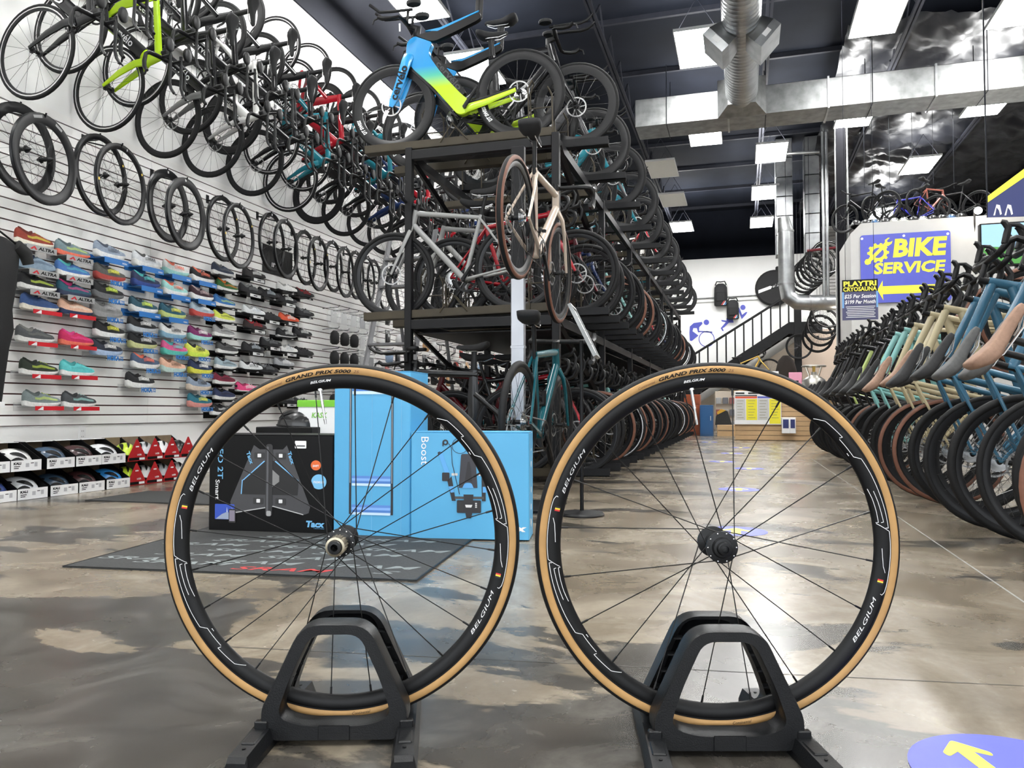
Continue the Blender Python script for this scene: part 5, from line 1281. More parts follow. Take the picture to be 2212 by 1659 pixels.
# ---------------------------------------------------------------- helmets in open boxes along the skirting
def helmet(mtx, c1, c2, label, t=None, big=1.0, group=None):
    t = thing('bike_helmet', label, 'helmet', mtx=mtx, group=group)
    if 'helm' not in MESH:
        b = MB(); nu, nv = 22, 9; vs = []; fs = []
        def S(u, v, k=1.0):
            th = 2*PI*u; ph = PI/2*v*1.08
            x = .135*math.cos(th)*math.cos(ph)*k; y = .088*math.sin(th)*math.cos(ph)*k; z = .105*math.sin(min(ph,PI/2))*k
            return (x-.012*(z/.1), y, z+.010*(x/.13))
        vs = [S(i/nu, j/nv) for j in range(nv+1) for i in range(nu)]
        fs = [(j*nu+i, j*nu+(i+1)%nu, (j+1)*nu+(i+1)%nu, (j+1)*nu+i) for j in range(nv) for i in range(nu)]
        b.add(vs, fs); shell = b.mesh('shell','gloss',ang=60)
        v = MB()
        for a0 in (-.30,.0,.30):                    # long vents over the crown, as recessed dark slots with a raised rim
            for x0, x1 in ((.115,.02),(-.005,-.10)):
                pts = []
                for k in range(7):
                    x = x0+(x1-x0)*k/6; wv = .011*math.sin(PI*(k+.6)/7.2); y = a0*.19*(1-.35*abs(x)/.13)
                    pts.append((x,y,wv))
                def top(x, y): 
                    q = 1-(x/.139)**2-(y/.091)**2; return .1075*math.sqrt(max(q,.0))-.0012*0+.010*(x/.13)
                for (xa,ya,wa),(xb,yb,wb_) in zip(pts,pts[1:]):
                    v.add([(xa,ya-wa,top(xa,ya-wa)),(xb,yb-wb_,top(xb,yb-wb_)),(xb,yb+wb_,top(xb,yb+wb_)),(xa,ya+wa,top(xa,ya+wa))],[(0,1,2,3)])
        for s in (-1,1):
            for x0, x1 in ((.10,.03),(.01,-.07)):
                q = []
                for k in range(6):
                    x = x0+(x1-x0)*k/5; zz = .040+.012*math.sin(PI*k/5); dz = .009*math.sin(PI*(k+.5)/6)
                    def yy(z): return s*.0905*math.sqrt(max(0,1-(x/.139)**2-(z/.109)**2))
                    q.append(((x,yy(zz-dz),zz-dz),(x,yy(zz+dz),zz+dz)))
                for a, b2 in zip(q,q[1:]): v.add([a[0],b2[0],b2[1],a[1]],[(0,1,2,3)])
        vent = v.mesh('vents','black',smooth=False)
        r = MB().tube([(.136*math.cos(a),.089*math.sin(a),-.004+.01*math.cos(a)) for a in [2*PI*k/22 for k in range(22)]],.006,6,closed=True).mesh('rim_band','plastic')
        st = MB().tube([(.03,.085,0),(.02,.05,-.07),(.02,0,-.085),(.02,-.05,-.07),(.03,-.085,0)],[(.008,.0015)]*5,4).mesh('chin_strap','black')
        MESH['helm'] = (shell, vent, r, st)
    sh, ve, ri, st = MESH['helm']
    o = put('shell', sh, t, c1); put('vents', ve, o); put('rim_band', ri, t)
    return t
def open_box(loc, label, txt='KALI', lab=(.8,.8,.8), outer='card_black'):
    t = thing('helmet_display_box', label, 'box', loc, PI/2, 'open helmet boxes')   # local x along the wall, -y towards the room
    W, D, H = .228, .30, .185
    key = ('ob', outer)
    if key not in MESH:
        c = .003
        sd = [(0,0),(-D,0),(-D,.075),(-.10,H),(0,H)]
        sides = MB()
        sides = [MB().prism([(y,z) for y,z in sd], x, x+c, plane='yz') for x in (0,W-c)]
        bk = MB().box((c,-c,0),(W-c,0,H)).box((c,-D,0),(W-c,-c,c)); tp = MB().box((0,-.10,H-c),(W,0,H))
        fr = MB().box((0,-D-.002,0),(W,-D+.001,.072))
        MESH[key] = ([q.mesh('side_wall',outer,smooth=False) for q in sides], bk.mesh('back_panel','kraft',smooth=False), tp.mesh('top_panel','white',smooth=False), fr.mesh('front_panel','white',smooth=False))
    a, b_, c_, d = MESH[key]
    for q in a: put('side_wall',q,t)
    put('back_panel',b_,t); put('top_panel',c_,t); f = put('front_panel',d,t)
    lettering(txt,.055,.017,'black',f,(.045,-D-.003,.052),FRONT,.06)
    for x, w_, h_ in ((.12,.026,.026),(.185,.022,.03)): MB().box((x-w_/2,-D-.003,.025),(x+w_/2,-D-.0025,.025+h_)).obj('printed_picture','print',f,(.45,.45,.47),smooth=False)
    for x0, x1, z0 in ((.02,.065,.030),(.02,.055,.018),(.145,.168,.048)): MB().box((x0,-D-.003,z0),(x1,-D-.0025,z0+.005)).obj('printed_line','black',f,smooth=False)
    return t
def hbox(px, py, lv, c1, words, n):
    p = onX(px, py, XL+.55) if False else None
BX = XL+.10
def put_box(y, lv, c1, cname, pos):
    z = .002+lv*.192
    tier = ('lower','upper')[lv]
    open_box((BX+.0,y,z), 'open black helmet box, %s, %s tier' % (pos, tier))
    helmet(place((.45,.30,.0),(0.35,0,1),(BX+.155,y+.112,z+.042)), c1, None, '%s helmet in open box, %s, %s tier' % (cname, pos, tier), group='helmets in boxes')
y_of = lambda px: onX(px, 1075, BX+.30).y
low = [(38,(.62,.64,.66),'white and grey'),(109,(.03,.06,.10),'slate blue'),(171,(.06,.02,.022),'dark red'),(230,(.03,.25,.62),'bright blue')]
upp = [(22,(.60,.60,.58),'white and silver'),(100,(.035,.07,.12),'navy'),(163,(.05,.02,.022),'red and black'),(213,(.66,.67,.68),'white')]
for lst, lv in ((low,0),(upp,1)):
    yy = None
    for k, (px, c1, nm) in enumerate(lst):
        y = y_of(px); y = y if yy is None else max(y, yy+.232); yy = y
        put_box(y, lv, c1, nm, ordw(k+2)+' from the left')
    if lv == 0: put_box(y_of(38)-.236, 0, (.03,.06,.22), 'blue', 'first from the left')
    else: put_box(y_of(22)-.236, 1, (.05,.05,.05), 'black', 'first from the left')
# red packs with a triangular front
def red_pack(loc, label, c1, hl):
    t = thing('helmet_display_box', label, 'box', loc, PI/2, 'red helmet packs')
    W, D, H = .190, .26, .185
    for x in (0,W-.003): MB().prism([(0,0),(-D,0),(0,H)],x,x+.003,plane='yz').obj('side_wall','card_black',t,smooth=False)
    MB().box((0,-.003,0),(W,0,H)).box((0,-D,0),(W,0,.003)).obj('back_panel','kraft',t,smooth=False)
    f = MB().prism([(0,0),(W,0),(W,.03),(W*.52,.175),(W*.46,.175),(0,.03)],-D-.003,-D).obj('front_panel','card_red',t,smooth=False)
    MB().box((.01,-D-.004,.006),(W-.01,-D-.0032,.028)).obj('black_strip','black',f,smooth=False)
    MB().box((W*.62,-D-.005,.008),(W-.015,-D-.0042,.026)).obj('bar_code','white',f,smooth=False)
    lettering('LAZER',.045,.013,'white',f,(W*.62,-D-.005,.05),FRONT,.04); MB().box((W*.5-.016,-D-.0045,.110),(W*.5+.016,-D-.0032,.120)).obj('printed_line','white',f,smooth=False)
    helmet(place((.45,-.35,.0),(.3,0,1),(loc[0]+.135,loc[1]+.095,loc[2]+.04)), c1, None, hl, group='helmets in boxes')
LMH, WH, SV = (.55,.72,.04), (.66,.66,.66), (.45,.46,.48)
y0 = y_of(230)+.245
for lv, cs in ((0,[(LMH,'lime'),(WH,'white'),(SV,'silver'),(WH,'white')]),(1,[(LMH,'lime'),(SV,'silver'),(WH,'white'),((.02,.02,.02),'black')])):
    for k, (c1, nm) in enumerate(cs):
        tier = ('lower','upper')[lv]
        red_pack((BX,y0+.197*k,.002+.192*lv), 'red triangular helmet pack, %s from the left in the %s tier' % (ordw(k+1),tier), c1, '%s helmet in the %s red pack of the %s tier' % (nm,ordw(k+1),tier))
p = onY(673,938,4.2)
helmet(place((-.9,-.3,0),(0,0,1),(p.x-.02,4.1,.505)), (.015,.015,.016), None, 'black bike helmet lying behind the black trainer carton')
tag(MB().cbox((-.19,-.13,0),(.19,.16,.50),.004).xf(Matrix.Translation((p.x-.05,4.1,0))).obj('display_plinth','card_black',smooth=False),'black box carrying the loose helmet behind the trainer carton','box')

# ---------------------------------------------------------------- hung poster, garment, pouches and parts on the wall
a, b_ = onX(568,566,XL+.03), onX(632,600,XL+.03)
t = thing('hung_poster','black poster with white numerals hung behind the wheels','poster',(XL+.022,a.y,b_.z-.02),PI/2)
Wp = b_.y-a.y; MB().cbox((0,-.006,0),(Wp,0,.30),.002).obj('poster_board','black',t,smooth=False); lettering("II'21",.16,.05,'white',t,(Wp*.42,-.0068,.10),FRONT,.03)
# cycling suit on a hanger at the left edge
t = thing('cycling_suit','black sleeveless cycling suit hanging at the left picture edge','suit',(XL+.24,3.87,.62),PI/2)
secs = []
for z, w_, d in ((0,.075,.03),(.06,.085,.035),(.22,.10,.05),(.40,.12,.06),(.52,.15,.07),(.66,.14,.06),(.85,.17,.07),(1.02,.185,.065),(1.10,.17,.04),(1.14,.09,.03)):
    secs.append([(w_*math.cos(q), d*math.sin(q)*(1+.10*math.sin(5*q+z*7)), z) for q in [2*PI*k/20 for k in range(20)]])
MB().loft(secs).obj('suit_body','fabric',t,(.008,.008,.009),ang=60)
MB().tube([(.15,-.01,1.10),(.22,-.02,1.06),(.245,-.02,.99)],[.05,.045,.035],10).obj('glove','fabric',t,(.012,.012,.012))
MB().tube([(-.16,0,1.12),(0,0,1.20),(.16,0,1.12)],.008,6).tube([(0,0,1.2),(0,.0,1.26),(.03,0,1.29),(.03,.0,1.25)],.004,5).obj('hanger','plastic',t)
MB().cbox((-.06,-.06,.0),(.06,-.05,.035),.003).obj('white_hem_tag','white',t,smooth=False)
# pouches and packets on peg hooks
def pouch(kind, y, z, c, label, x=XL+.02, s=1.0):
    t = thing({'bag':'saddle_bag','packet':'plastic_packet','cage':'bottle_cage','blister':'parts_packet'}[kind], label, {'bag':'bag','packet':'packet','cage':'bottle cage','blister':'packet'}[kind], (x,y,z), group='goods on peg hooks'); t.scale = (1.0,1.4,1.0)
    key = ('pouch',kind)
    if key not in MESH:
        hk = MB().tube([(0,0,0),(.22,0,.01),(.235,0,.03)],.004,5).mesh('peg_hook','black_steel')
        if kind == 'bag':
            secs = [[(.17+.055*k*math.cos(q), .05*k*math.sin(q), z_) for q in [2*PI*j/10 for j in range(10)]] for z_, k in ((-.19,.55),(-.17,.9),(-.10,1.0),(-.05,.85),(-.02,.35))]
            b = MB().loft(secs); k2 = 'fabric'
        elif kind == 'packet':
            b = MB().loft([[(.16-.03*k,-.075,z_),(.16+.03*k,-.06,z_),(.16+.035*k,.06,z_),(.16-.03*k,.075,z_)] for z_, k in ((-.26,.1),(-.2,1.),(-.1,1.2),(-.03,.5),(0,.05))]); k2 = 'clear'
        elif kind == 'cage':
            b = MB()
            for s_ in (-1,1): b.tube([(.05,s_*.02,0),(.10,s_*.045,-.02),(.15,s_*.03,-.04),(.15,s_*.02,-.12),(.08,s_*.01,-.16)],.006,6)
            k2 = 'plastic'
        else:
            b = MB().cbox((.13,-.045,-.19),(.145,.045,.02),.004).cbox((.145,-.035,-.15),(.17,.035,-.03),.01); k2 = 'gloss'
        MESH[key] = (hk, b.mesh(kind+'_body',k2,ang=50))
    hk, b = MESH[key]
    put('peg_hook',hk,t); put('body' if kind != 'packet' else 'plastic_film',b,t,c)
    if kind == 'packet':
        if ('pouch','card') not in MESH: MESH[('pouch','card')] = MB().box((.155,-.05,-.18),(.158,.05,-.04)).mesh('insert_card','print',smooth=False)
        put('insert_card',MESH[('pouch','card')],t,c)
    return t
rnd = random.Random(3)
ZR = [1.86,1.60,1.35,1.08,.82]
for r, z in enumerate(ZR):
    for k in range(5):
        y = 8.42+.25*k
        if k < 3: pouch('bag' if r else 'packet', y, z, (.012,.012,.013) if r else (.5,.5,.5), '%s %s from the shoes in the %s row of hanging goods' % (ordw(k+1),'black saddle bag' if r else 'grey insole packet',ordw(r+1)))
        else: pouch('packet', y, z, [(.35,.35,.36),(.12,.12,.13),(.4,.12,.12),(.3,.3,.32),(.5,.5,.5)][(r+k)%5], 'clear plastic packet, %s from the shoes in the %s row of hanging goods' % (ordw(k+1),ordw(r+1)))
for r, z in enumerate([2.0,1.72,1.46,1.2,.95,.7]):
    for k in range(16):
        y = 9.95+.33*k; kd = rnd.choice(['blister','blister','cage','bag'])
        c = rnd.choice([K,K,(.03,.03,.03),(.5,.5,.5),(.35,.05,.04),(.5,.3,.15),(.25,.35,.5),(.6,.58,.5)])
        pouch(kd, y, z, c, 'small %s on a peg, %s along the %s row behind the rack' % ({'blister':'carded part','cage':'black bottle cage','bag':'soft pouch'}[kd], ordw(k+1), ordw(r+1)))
# rolling ladder between the wall and the rack
a = onX(845,560,-3.5)
t = thing('rolling_ladder','grey steel ladder leaning between the left wall and the rack','ladder',(-3.5,a.y,0))
for s in (0,.5):
    MB().tube([(s*.0,-.95,0.04),(s*0,.0,2.45)],[(.03,.012)]*2,4,lat=(1,0,0)).xf(Matrix.Translation((s,0,0))).obj('ladder_rail','ladder_grey',t,smooth=False)
    MB().tube([(s,.75,0.04),(s,.05,2.1)],[(.02,.012)]*2,4,lat=(1,0,0)).obj('ladder_strut','ladder_grey',t,smooth=False)
for k in range(7): MB().cbox((.0,-.95+.95*(k+1)/8-.05,.04+2.4*(k+1)/8-.012),(.5,-.95+.95*(k+1)/8+.07,.04+2.4*(k+1)/8+.012),.003).obj('ladder_step','ladder_grey',t,smooth=False)
# ================================================================ sign stand beside the cartons
sp = onZ(1257,1113,0)
t = thing('sign_stand','black pole sign stand with tilted silver frame on a round base','sign stand',(sp.x,sp.y,0))
MB().solid([(.128,0),(.128,.008),(.12,.018),(.05,.026),(.02,.028)],40,axis='z').obj('round_base','plastic',t)
MB().solid([(.011,.026),(.011,1.0)],14,axis='z').obj('pole','black_steel',t)
fo = MB().ringprism([(-.125,-.165),(.125,-.165),(.125,.165),(-.125,.165)],[(-.108,-.148),(.108,-.148),(.108,.148),(-.108,.148)],-.008,.012,plane='xy').obj('sign_frame','galv_dull',t,smooth=False)
fo.matrix_basis = Matrix.Translation((.015,0,1.05)) @ Matrix.Rotation(math.radians(5),4,'Z') @ Matrix.Rotation(math.radians(64),4,'Y') @ Matrix.Rotation(PI/2,4,'Z')
MB().box((-.108,-.148,-.004),(.108,.148,.004)).obj('notice_sheet','white',fo,smooth=False)
for k in range(5): MB().box((-.08,.10-k*.045,.0042),(.08-.02*(k%2),.106-k*.045,.0046)).obj('text_line','black',fo,smooth=False)

# ================================================================ far end: decals, bags, stairs
YW = YF
def decal(name, label, parts, Y, key='blue'):
    base = onY(*parts[0][0][0], Y)
    t = thing(name, label, 'wall decal', (base.x,Y,base.z))
    for pts, pn in parts:
        q = [onY(x,y,Y)-base for x,y in pts]
        MB().prism([(v.x,v.z) for v in q], -.008, -.001).obj(pn,key,t,smooth=False)
    return t
S2 = 5.925
def D2(l): return [(1480+x/S2, 540+y/S2) for x, y in l]
ringo = [(275+98*math.cos(2*PI*k/28), 1140+98*math.sin(2*PI*k/28)) for k in range(28)]
cyc = decal('cyclist_decal','blue cyclist figure decal on the far white wall',[
  (D2([(60,980),(110,935),(215,920),(222,945),(180,990),(178,1035),(345,1045),(350,1060),(200,1050),(165,1055),(150,1000),(105,1000),(95,1040),(170,1095),(85,1165),(60,1160),(55,1060)]),'figure_print'),
  (D2([(272+35*math.cos(2*PI*k/16),926+35*math.sin(2*PI*k/16)) for k in range(16)]),'head_print')],YW)
for k in range(28):
    a0, a1 = 2*PI*k/28, 2*PI*(k+1)/28
    q = D2([(275+r*math.cos(a),1140+r*math.sin(a)) for r, a in ((92,a0),(102,a0),(102,a1),(92,a1))])
    base = Vector(cyc.location); w_ = [onY(x,y,YW)-base for x,y in q]
    if k == 0: wb_ = MB()
    wb_.prism([(v.x,v.z) for v in w_], -.008, -.001)
wb_.obj('wheel_print','blue',cyc,smooth=False)
decal('runner_decal','blue runner figure decal behind the hanging black bags',[
  (D2([(680,755),(690,735),(730,830),(775,795),(798,795),(780,825),(725,885),(710,850),(690,800)]),'torso_print'),
  (D2([(740+33*math.cos(2*PI*k/16),735+33*math.sin(2*PI*k/16)) for k in range(16)]),'head_print'),
  (D2([(530,870),(605,860),(620,930),(560,930),(500,990),(480,1000),(495,1040),(475,1035),(455,1000),(520,925),(470,915),(460,895),(530,905)]),'legs_print')],YW)
# conduits on the far wall
for k, (y0, y1) in enumerate(((610,578),(652,624))):
    a, b_ = onY(1480+90/S2,540+y0/S2+3,YW-.03), onY(1480+1050/S2,540+y1/S2-1,YW-.03)
    tag(MB().tube([a,b_],.022 if k == 0 else .03,8).obj('wall_conduit','galv_dull' if k == 0 else 'wall_white'),'%s conduit running level along the far wall' % ('thin grey' if k == 0 else 'white'),'pipe')
def bag(px, py, w_, h_, label, red=True, Y=YW-.15, kind='backpack'):
    c = onY(px, py, Y)
    t = thing(kind, label, 'bag', (c.x,Y,c.z))
    secs = [[(w_/2*k*math.copysign(abs(math.cos(q))**.6,math.cos(q)), .10*k*math.sin(q), z*h_) for q in [2*PI*j/14 for j in range(14)]] for z, k in ((-.5,.85),(-.47,1.),(-.1,1.02),(.3,.95),(.42,.7),(.47,.4))]
    MB().loft(secs).obj('bag_body','fabric',t,(.02,.02,.022),ang=50)
    MB().tube([(-w_*.42,0,h_*.4),(-w_*.3,-.02,h_*.56),(0,-.02,h_*.54),(w_*.3,-.02,h_*.56),(w_*.42,0,h_*.4)],.018,6).obj('bag_strap','plastic',t)
    MB().cbox((-w_*.35,-.125,-h_*.30),(w_*.35,-.10,h_*.08),.02).obj('front_pocket','fabric',t,(.015,.015,.016),smooth=False)
    for k, c_ in enumerate(((.55,.04,.04),(.6,.62,.65),(.05,.25,.55))):
        MB().prism([(w_*(.02+.12*k),-h_*.48),(w_*(.12+.12*k),-h_*.48),(w_*(.34+.04*k),-h_*(.28+.06*k)),(w_*(.34+.04*k),-h_*(.22+.07*k))],-.112,-.108).obj('colour_stripe','print',t,c_,smooth=False)
    return t
bag(1557,636,.40,.72,'black backpack hung high on the far wall, upper left of two')
bag(1583,668,.36,.62,'black drawstring bag over the blue runner, lower right of two')
c = onY(1672,622,YW-.12)
t = thing('wheel_bag','large round black wheel bag with white stripe on the far wall','bag',(c.x,YW-.12,c.z))
MB().solid([(.50,-.06),(.56,0),(.50,.06)],32).obj('bag_body','fabric',t,(.014,.014,.015),ang=40)
MB().cbox((.05,-.05,.42),(.25,.05,.66),.03).obj('bag_handle','fabric',t,(.014,.014,.015))
o_ = MB().prism([(-.46,-.16),(-.46,-.06),(.46,.26),(.46,.16)],-.068,-.063).obj('white_stripe','print',t,(.7,.7,.7),smooth=False)
lettering('ZIPP',.36,.11,'black',o_,(.05,-.0695,.06),(PI/2,-.33,0),.05,.2)
# staircase
YS = YW-1.3
def sp_(x, y): return onY(*D2([(x,y)])[0], YS)
st0 = sp_(150,1310)
t = thing('staircase','black steel staircase rising to the right at the far wall','staircase',(st0.x,YS,0))
ob = Vector((st0.x,YS,0))
hr0, hr1, s0, s1 = sp_(60,1370), sp_(1230,635), sp_(500,1475), sp_(1330,925)
MB().tube([hr0-ob,hr1-ob],.035,6).obj('handrail','black_steel',t)
sl = (s1-s0)/(s1.x-s0.x)
botm = s0+sl*((0.02-s0.z)/sl.z) if sl.z else s0
def strz(x): return s0.z+sl.z*(x-s0.x)
xA, xB = botm.x, s1.x
MB().prism([(xA-ob.x,0),(xA-ob.x+.45,0),(xB-ob.x,strz(xB)-.34),(xB-ob.x+.9,strz(xB)-.34),(xB-ob.x+.9,strz(xB)),(xB-ob.x,strz(xB)),(xA-ob.x,.06)],-.03,.03).obj('stringer','black_steel',t,smooth=False)
MB().prism([(xA-ob.x,0),(xA-ob.x+.45,0),(xB-ob.x,strz(xB)-.34),(xB-ob.x+.9,strz(xB)-.34),(xB-ob.x+.9,strz(xB)),(xB-ob.x,strz(xB)),(xA-ob.x,.06)],.97,1.03).obj('stringer','black_steel',t,smooth=False)
for k in range(16):
    u = (k+.5)/16; x = xA+(xB-xA)*u; MB().box((x-ob.x-.02,.03,strz(x)-.16),(x-ob.x+.27,.97,strz(x)-.12)).obj('tread','black_steel',t,smooth=False)
for px in (180,290,408,524,640,752,866,980,1100,1220,1330):
    x = sp_(px,1200).x; zb_ = max(strz(x),.02); zt_ = hr0.z+(hr1.z-hr0.z)*(x-hr0.x)/(hr1.x-hr0.x)
    if x > hr1.x: zt_ = hr1.z
    MB().tube([(x-ob.x,0,zb_),(x-ob.x,0,zt_)],.022,6).obj('baluster','black_steel',t)
pst = sp_(1440,920)
MB().box((pst.x-ob.x-.10,-.06,0),(pst.x-ob.x+.10,.06,pst.z+.75)).obj('newel_post','black_steel',t,smooth=False)
MB().tube([hr1-ob,(pst.x-ob.x+.9,0,hr1.z)],.035,6).obj('handrail','black_steel',t)
# beige wall below the stairs and the workshop behind
mat('beige',(.52,.45,.37),.7,noise=.03,nscale=1); mat('peach',(.72,.58,.47),.6,noise=.03,nscale=1); mat('shutter',(.30,.29,.28),.5,.2,noise=.05)
struct(MB().prism([(xA+.8,0),(xB+.2,strz(xB)-.5),(xB+.2,0)],YS+1.05,YS+1.1).obj('wall_under_stairs','beige',smooth=False))
pw0, pw1 = onY(1728,900,YW-.6), onY(1900,900,YW-.6)
struct(MB().box((pw0.x,YW-.6,0),(pw1.x,YW-.5,3.0)).obj('wall_workshop','peach',smooth=False))
a, b_ = onY(1775,520,YW-.4), onY(2212,520,YW-.4)
sh_ = struct(MB().box((a.x,YW-.42,3.9),(XR,YW-.4,6.1)).obj('wall_slatted','shutter',smooth=False))
sm = MB().box((a.x,YW-.46,0),(XR,YW-.42,.075)).mesh('slat','shutter',smooth=False)
for k in range(22): put('slat',sm,sh_,loc=(0,0,3.9+k*.1))
# gold bike and a wheel below the stairs
g = onZ(1640,955,0)
ga = onY(1640,800,YS-.35)
bicycle('road', place((1,0,.25),(0,0,1),(ga.x-.6,YS-.35,ga.z-.57)), 'gold road bike leaning under the black staircase', (.55,.36,.08), 'road', far=True)
w_ = sp_(1455,1240)
rimm, tire, spk, hub, dsc, low_ = wheel_meshes('road')
t = thing('bare_wheel','thin black wheel hung on the staircase post','wheel',(w_.x,YS-.112,w_.z))
put('rim',rimm,t,scale=1.1); put('tire',tire,t,scale=1.1); put('spokes',spk,t,scale=1.1); put('hub',hub,t,scale=1.1)
# stack of wheels hanging by the conduits
for i in range(14):
    u = i/13; up_ = i < 9
    if up_: px, py, Y = 1787-9*i*.9, 555+7.5*i, 18.2+.22*i
    else: j = i-9; px, py, Y = 1790-6*j, 672+14*j, 18.4+.3*j
    c = onY(px, py, Y)
    kd = ['silver','road','silver','road','road','whiteline','road','road','silver'][i%9]
    rimm, tire, spk, hub, dsc, low_ = wheel_meshes(kd)
    t = thing('bare_wheel','hanging wheel by the conduits, %s from the front of the %s cluster' % (ordw(i+1 if up_ else i-8),'upper' if up_ else 'lower'),'wheel',(c.x,Y,c.z),.25,'wheels hung in the workshop')
    put('rim',rimm,t); put('tire',tire,t); put('spokes',spk,t); put('hub',hub,t)
    t.scale = (1.12,)*3
    MB().tube([(0,0,.30),(0,0,(ZC-.45-c.z)/1.12)],.003,4).obj('hanging_cord','joist',t)
a = onY(1780,540,18.0)
t = thing('wheel_hanger','dark bar with red end that carries the hanging wheels','rail',(a.x,18.0,a.z))
MB().tube([(-.35,0,0),(.3,0,.04)],.03,8).obj('hanger_bar','gloss',t,(.10,.01,.015)); MB().tube([(0,0,0),(.05,3.5,.0)],.02,6).obj('hanger_arm','black_steel',t)

# ---------------------------------------------------------------- counter, notice, cabinet and goods at the end of the aisle
YK = 15.2
k0, k1 = onZ(1588,951,0), onZ(1712,949,0); YK = k0.y
k1x = onY(1722,949,YK).x; ktop = .95
t = thing('slatted_counter','light wood slatted counter at the end of the aisle','counter',(k0.x,YK,0))
Wk = k1x-k0.x+1.1
MB().box((0,.02,0),(Wk,.62,ktop)).obj('counter_body','kraft',t,smooth=False)
sm = MB().cbox((0,0,0),(Wk,.02,.085),.003).mesh('slat','wood',smooth=False)
for k in range(10): put('slat',sm,t,loc=(0,0,.012+k*.094))
MB().cbox((-.02,-.02,ktop),(Wk+.02,.66,ktop+.04),.006).obj('counter_top','wood',t,smooth=False)
n0, n1 = onY(1586,845,YK-.02), onY(1688,917,YK-.02)
t2 = thing('notice_board','white notice board with yellow and grey columns on the counter','notice',(n0.x,YK-.02,n1.z))
Wn, Hn = n1.x-n0.x, n0.z-n1.z
MB().cbox((0,-.012,0),(Wn,0,Hn),.003).obj('board','white',t2,smooth=False)
for u0, u1, v0, v1, c in ((.02,.24,.13,.76,(.55,.55,.54)),(.255,.49,.13,.76,(.80,.72,.03)),(.50,.74,.13,.76,(.55,.55,.54)),(.75,.985,.02,.76,(.80,.72,.03)),(.02,.49,.78,.84,(.75,.10,.04)),(.50,.98,.78,.84,(.10,.12,.5)),(.02,.49,.85,.88,(.02,.02,.02)),(.03,.22,.91,.96,(.02,.02,.02)),(.30,.6,.91,.96,(.02,.02,.02))):
    o_ = MB().box((u0*Wn,-.0135,v0*Hn),(u1*Wn,-.0125,v1*Hn)).obj('printed_column','print',t2,c,smooth=False)
    if v1-v0 > .3:
        for k in range(7): MB().box(((u0+.04)*Wn,-.0145,(v1-.06-.085*k)*Hn),((u1-.04-.02*(k%3))*Wn,-.0138,(v1-.048-.085*k)*Hn)).obj('text_line','print',o_,(.2,.19,.1),smooth=False)
YB_ = YK+2.4
def simple_box(name, label, cat, px0, px1, py0, py1, Y, dep, key, color=None, base=None):
    a, b_ = onY(px0,py1,Y), onY(px1,py0,Y)
    z0 = base if base is not None else max(a.z,0)
    t = thing(name, label, cat, (a.x,Y,z0))
    W, H = b_.x-a.x, b_.z-z0
    MB().cbox((0,0,0),(W,dep,H),.008).obj('body',key,t,color,smooth=False)
    return t, W, H
t, W, H = simple_box('tool_cabinet','dark blue tool cabinet standing beyond the rack','cabinet',1512,1540,875,930,YB_,.6,'gloss',(.012,.075,.20),0)
MB().cbox((.02,-.012,H*.06),(W-.02,0,H*.94),.004).obj('cabinet_door','gloss',t,(.012,.08,.22),smooth=False); MB().cbox((W-.06,-.03,H*.5),(W-.045,-.012,H*.65),.003).obj('handle','silver',t,smooth=False)
t, W, H = simple_box('cardboard_box','brown cardboard box on the floor left of the counter','box',1549,1588,918,932,YB_,.4,'wood',None,0); MB().box((.02,-.002,H*.45),(W-.02,.0,H*.55)).obj('tape','kraft',t,smooth=False)
c = onY(1560,905,YB_+.1)
t = thing('tool_bag','black and orange tool bag on the cardboard box','bag',(c.x,YB_+.1,onY(1560,918,YB_+.1).z))
MB().prism([(-.16,0),(.22,0),(.12,.32),(-.02,.36),(-.14,.2)],0,.25).obj('bag_body','fabric',t,(.02,.02,.02),smooth=False); MB().prism([(-.10,.24),(.09,.34),(-.02,.37),(-.12,.3)],-.01,.0).obj('orange_flap','fabric',t,(.55,.30,.03),smooth=False)
t, W, H = simple_box('tool_shelf','grey parts shelf with small bins behind the aisle end','shelf',1545,1590,845,915,YW-1.6,.3,'beige',None,0)
for r in range(3):
    for k in range(3): MB().cbox((W*(.05+.32*k),-.14,H*(.08+.3*r)),(W*(.30+.32*k),0,H*(.24+.3*r)),.01).obj('parts_bin','gloss',t,[(.10,.10,.11),(.22,.06,.05),(.3,.3,.3)][(r+k)%3],smooth=False)
t, W, H = simple_box('tool_chest','orange-brown tool chest at the far end of the rack','cabinet',1478,1512,852,925,YB_+.6,.5,'gloss',(.28,.06,.02),0)
for k in range(4): MB().cbox((.02,-.015,H*(.05+.24*k)),(W-.02,0,H*(.25+.24*k)),.004).obj('drawer','gloss',t,(.30,.07,.025),smooth=False)
MB().tube([(-.1,.05,-.05),(-.1,.05,H+1.0),(-.02,.05,H+1.05)],.025,8).obj('lamp_pole','galv_dull',t)
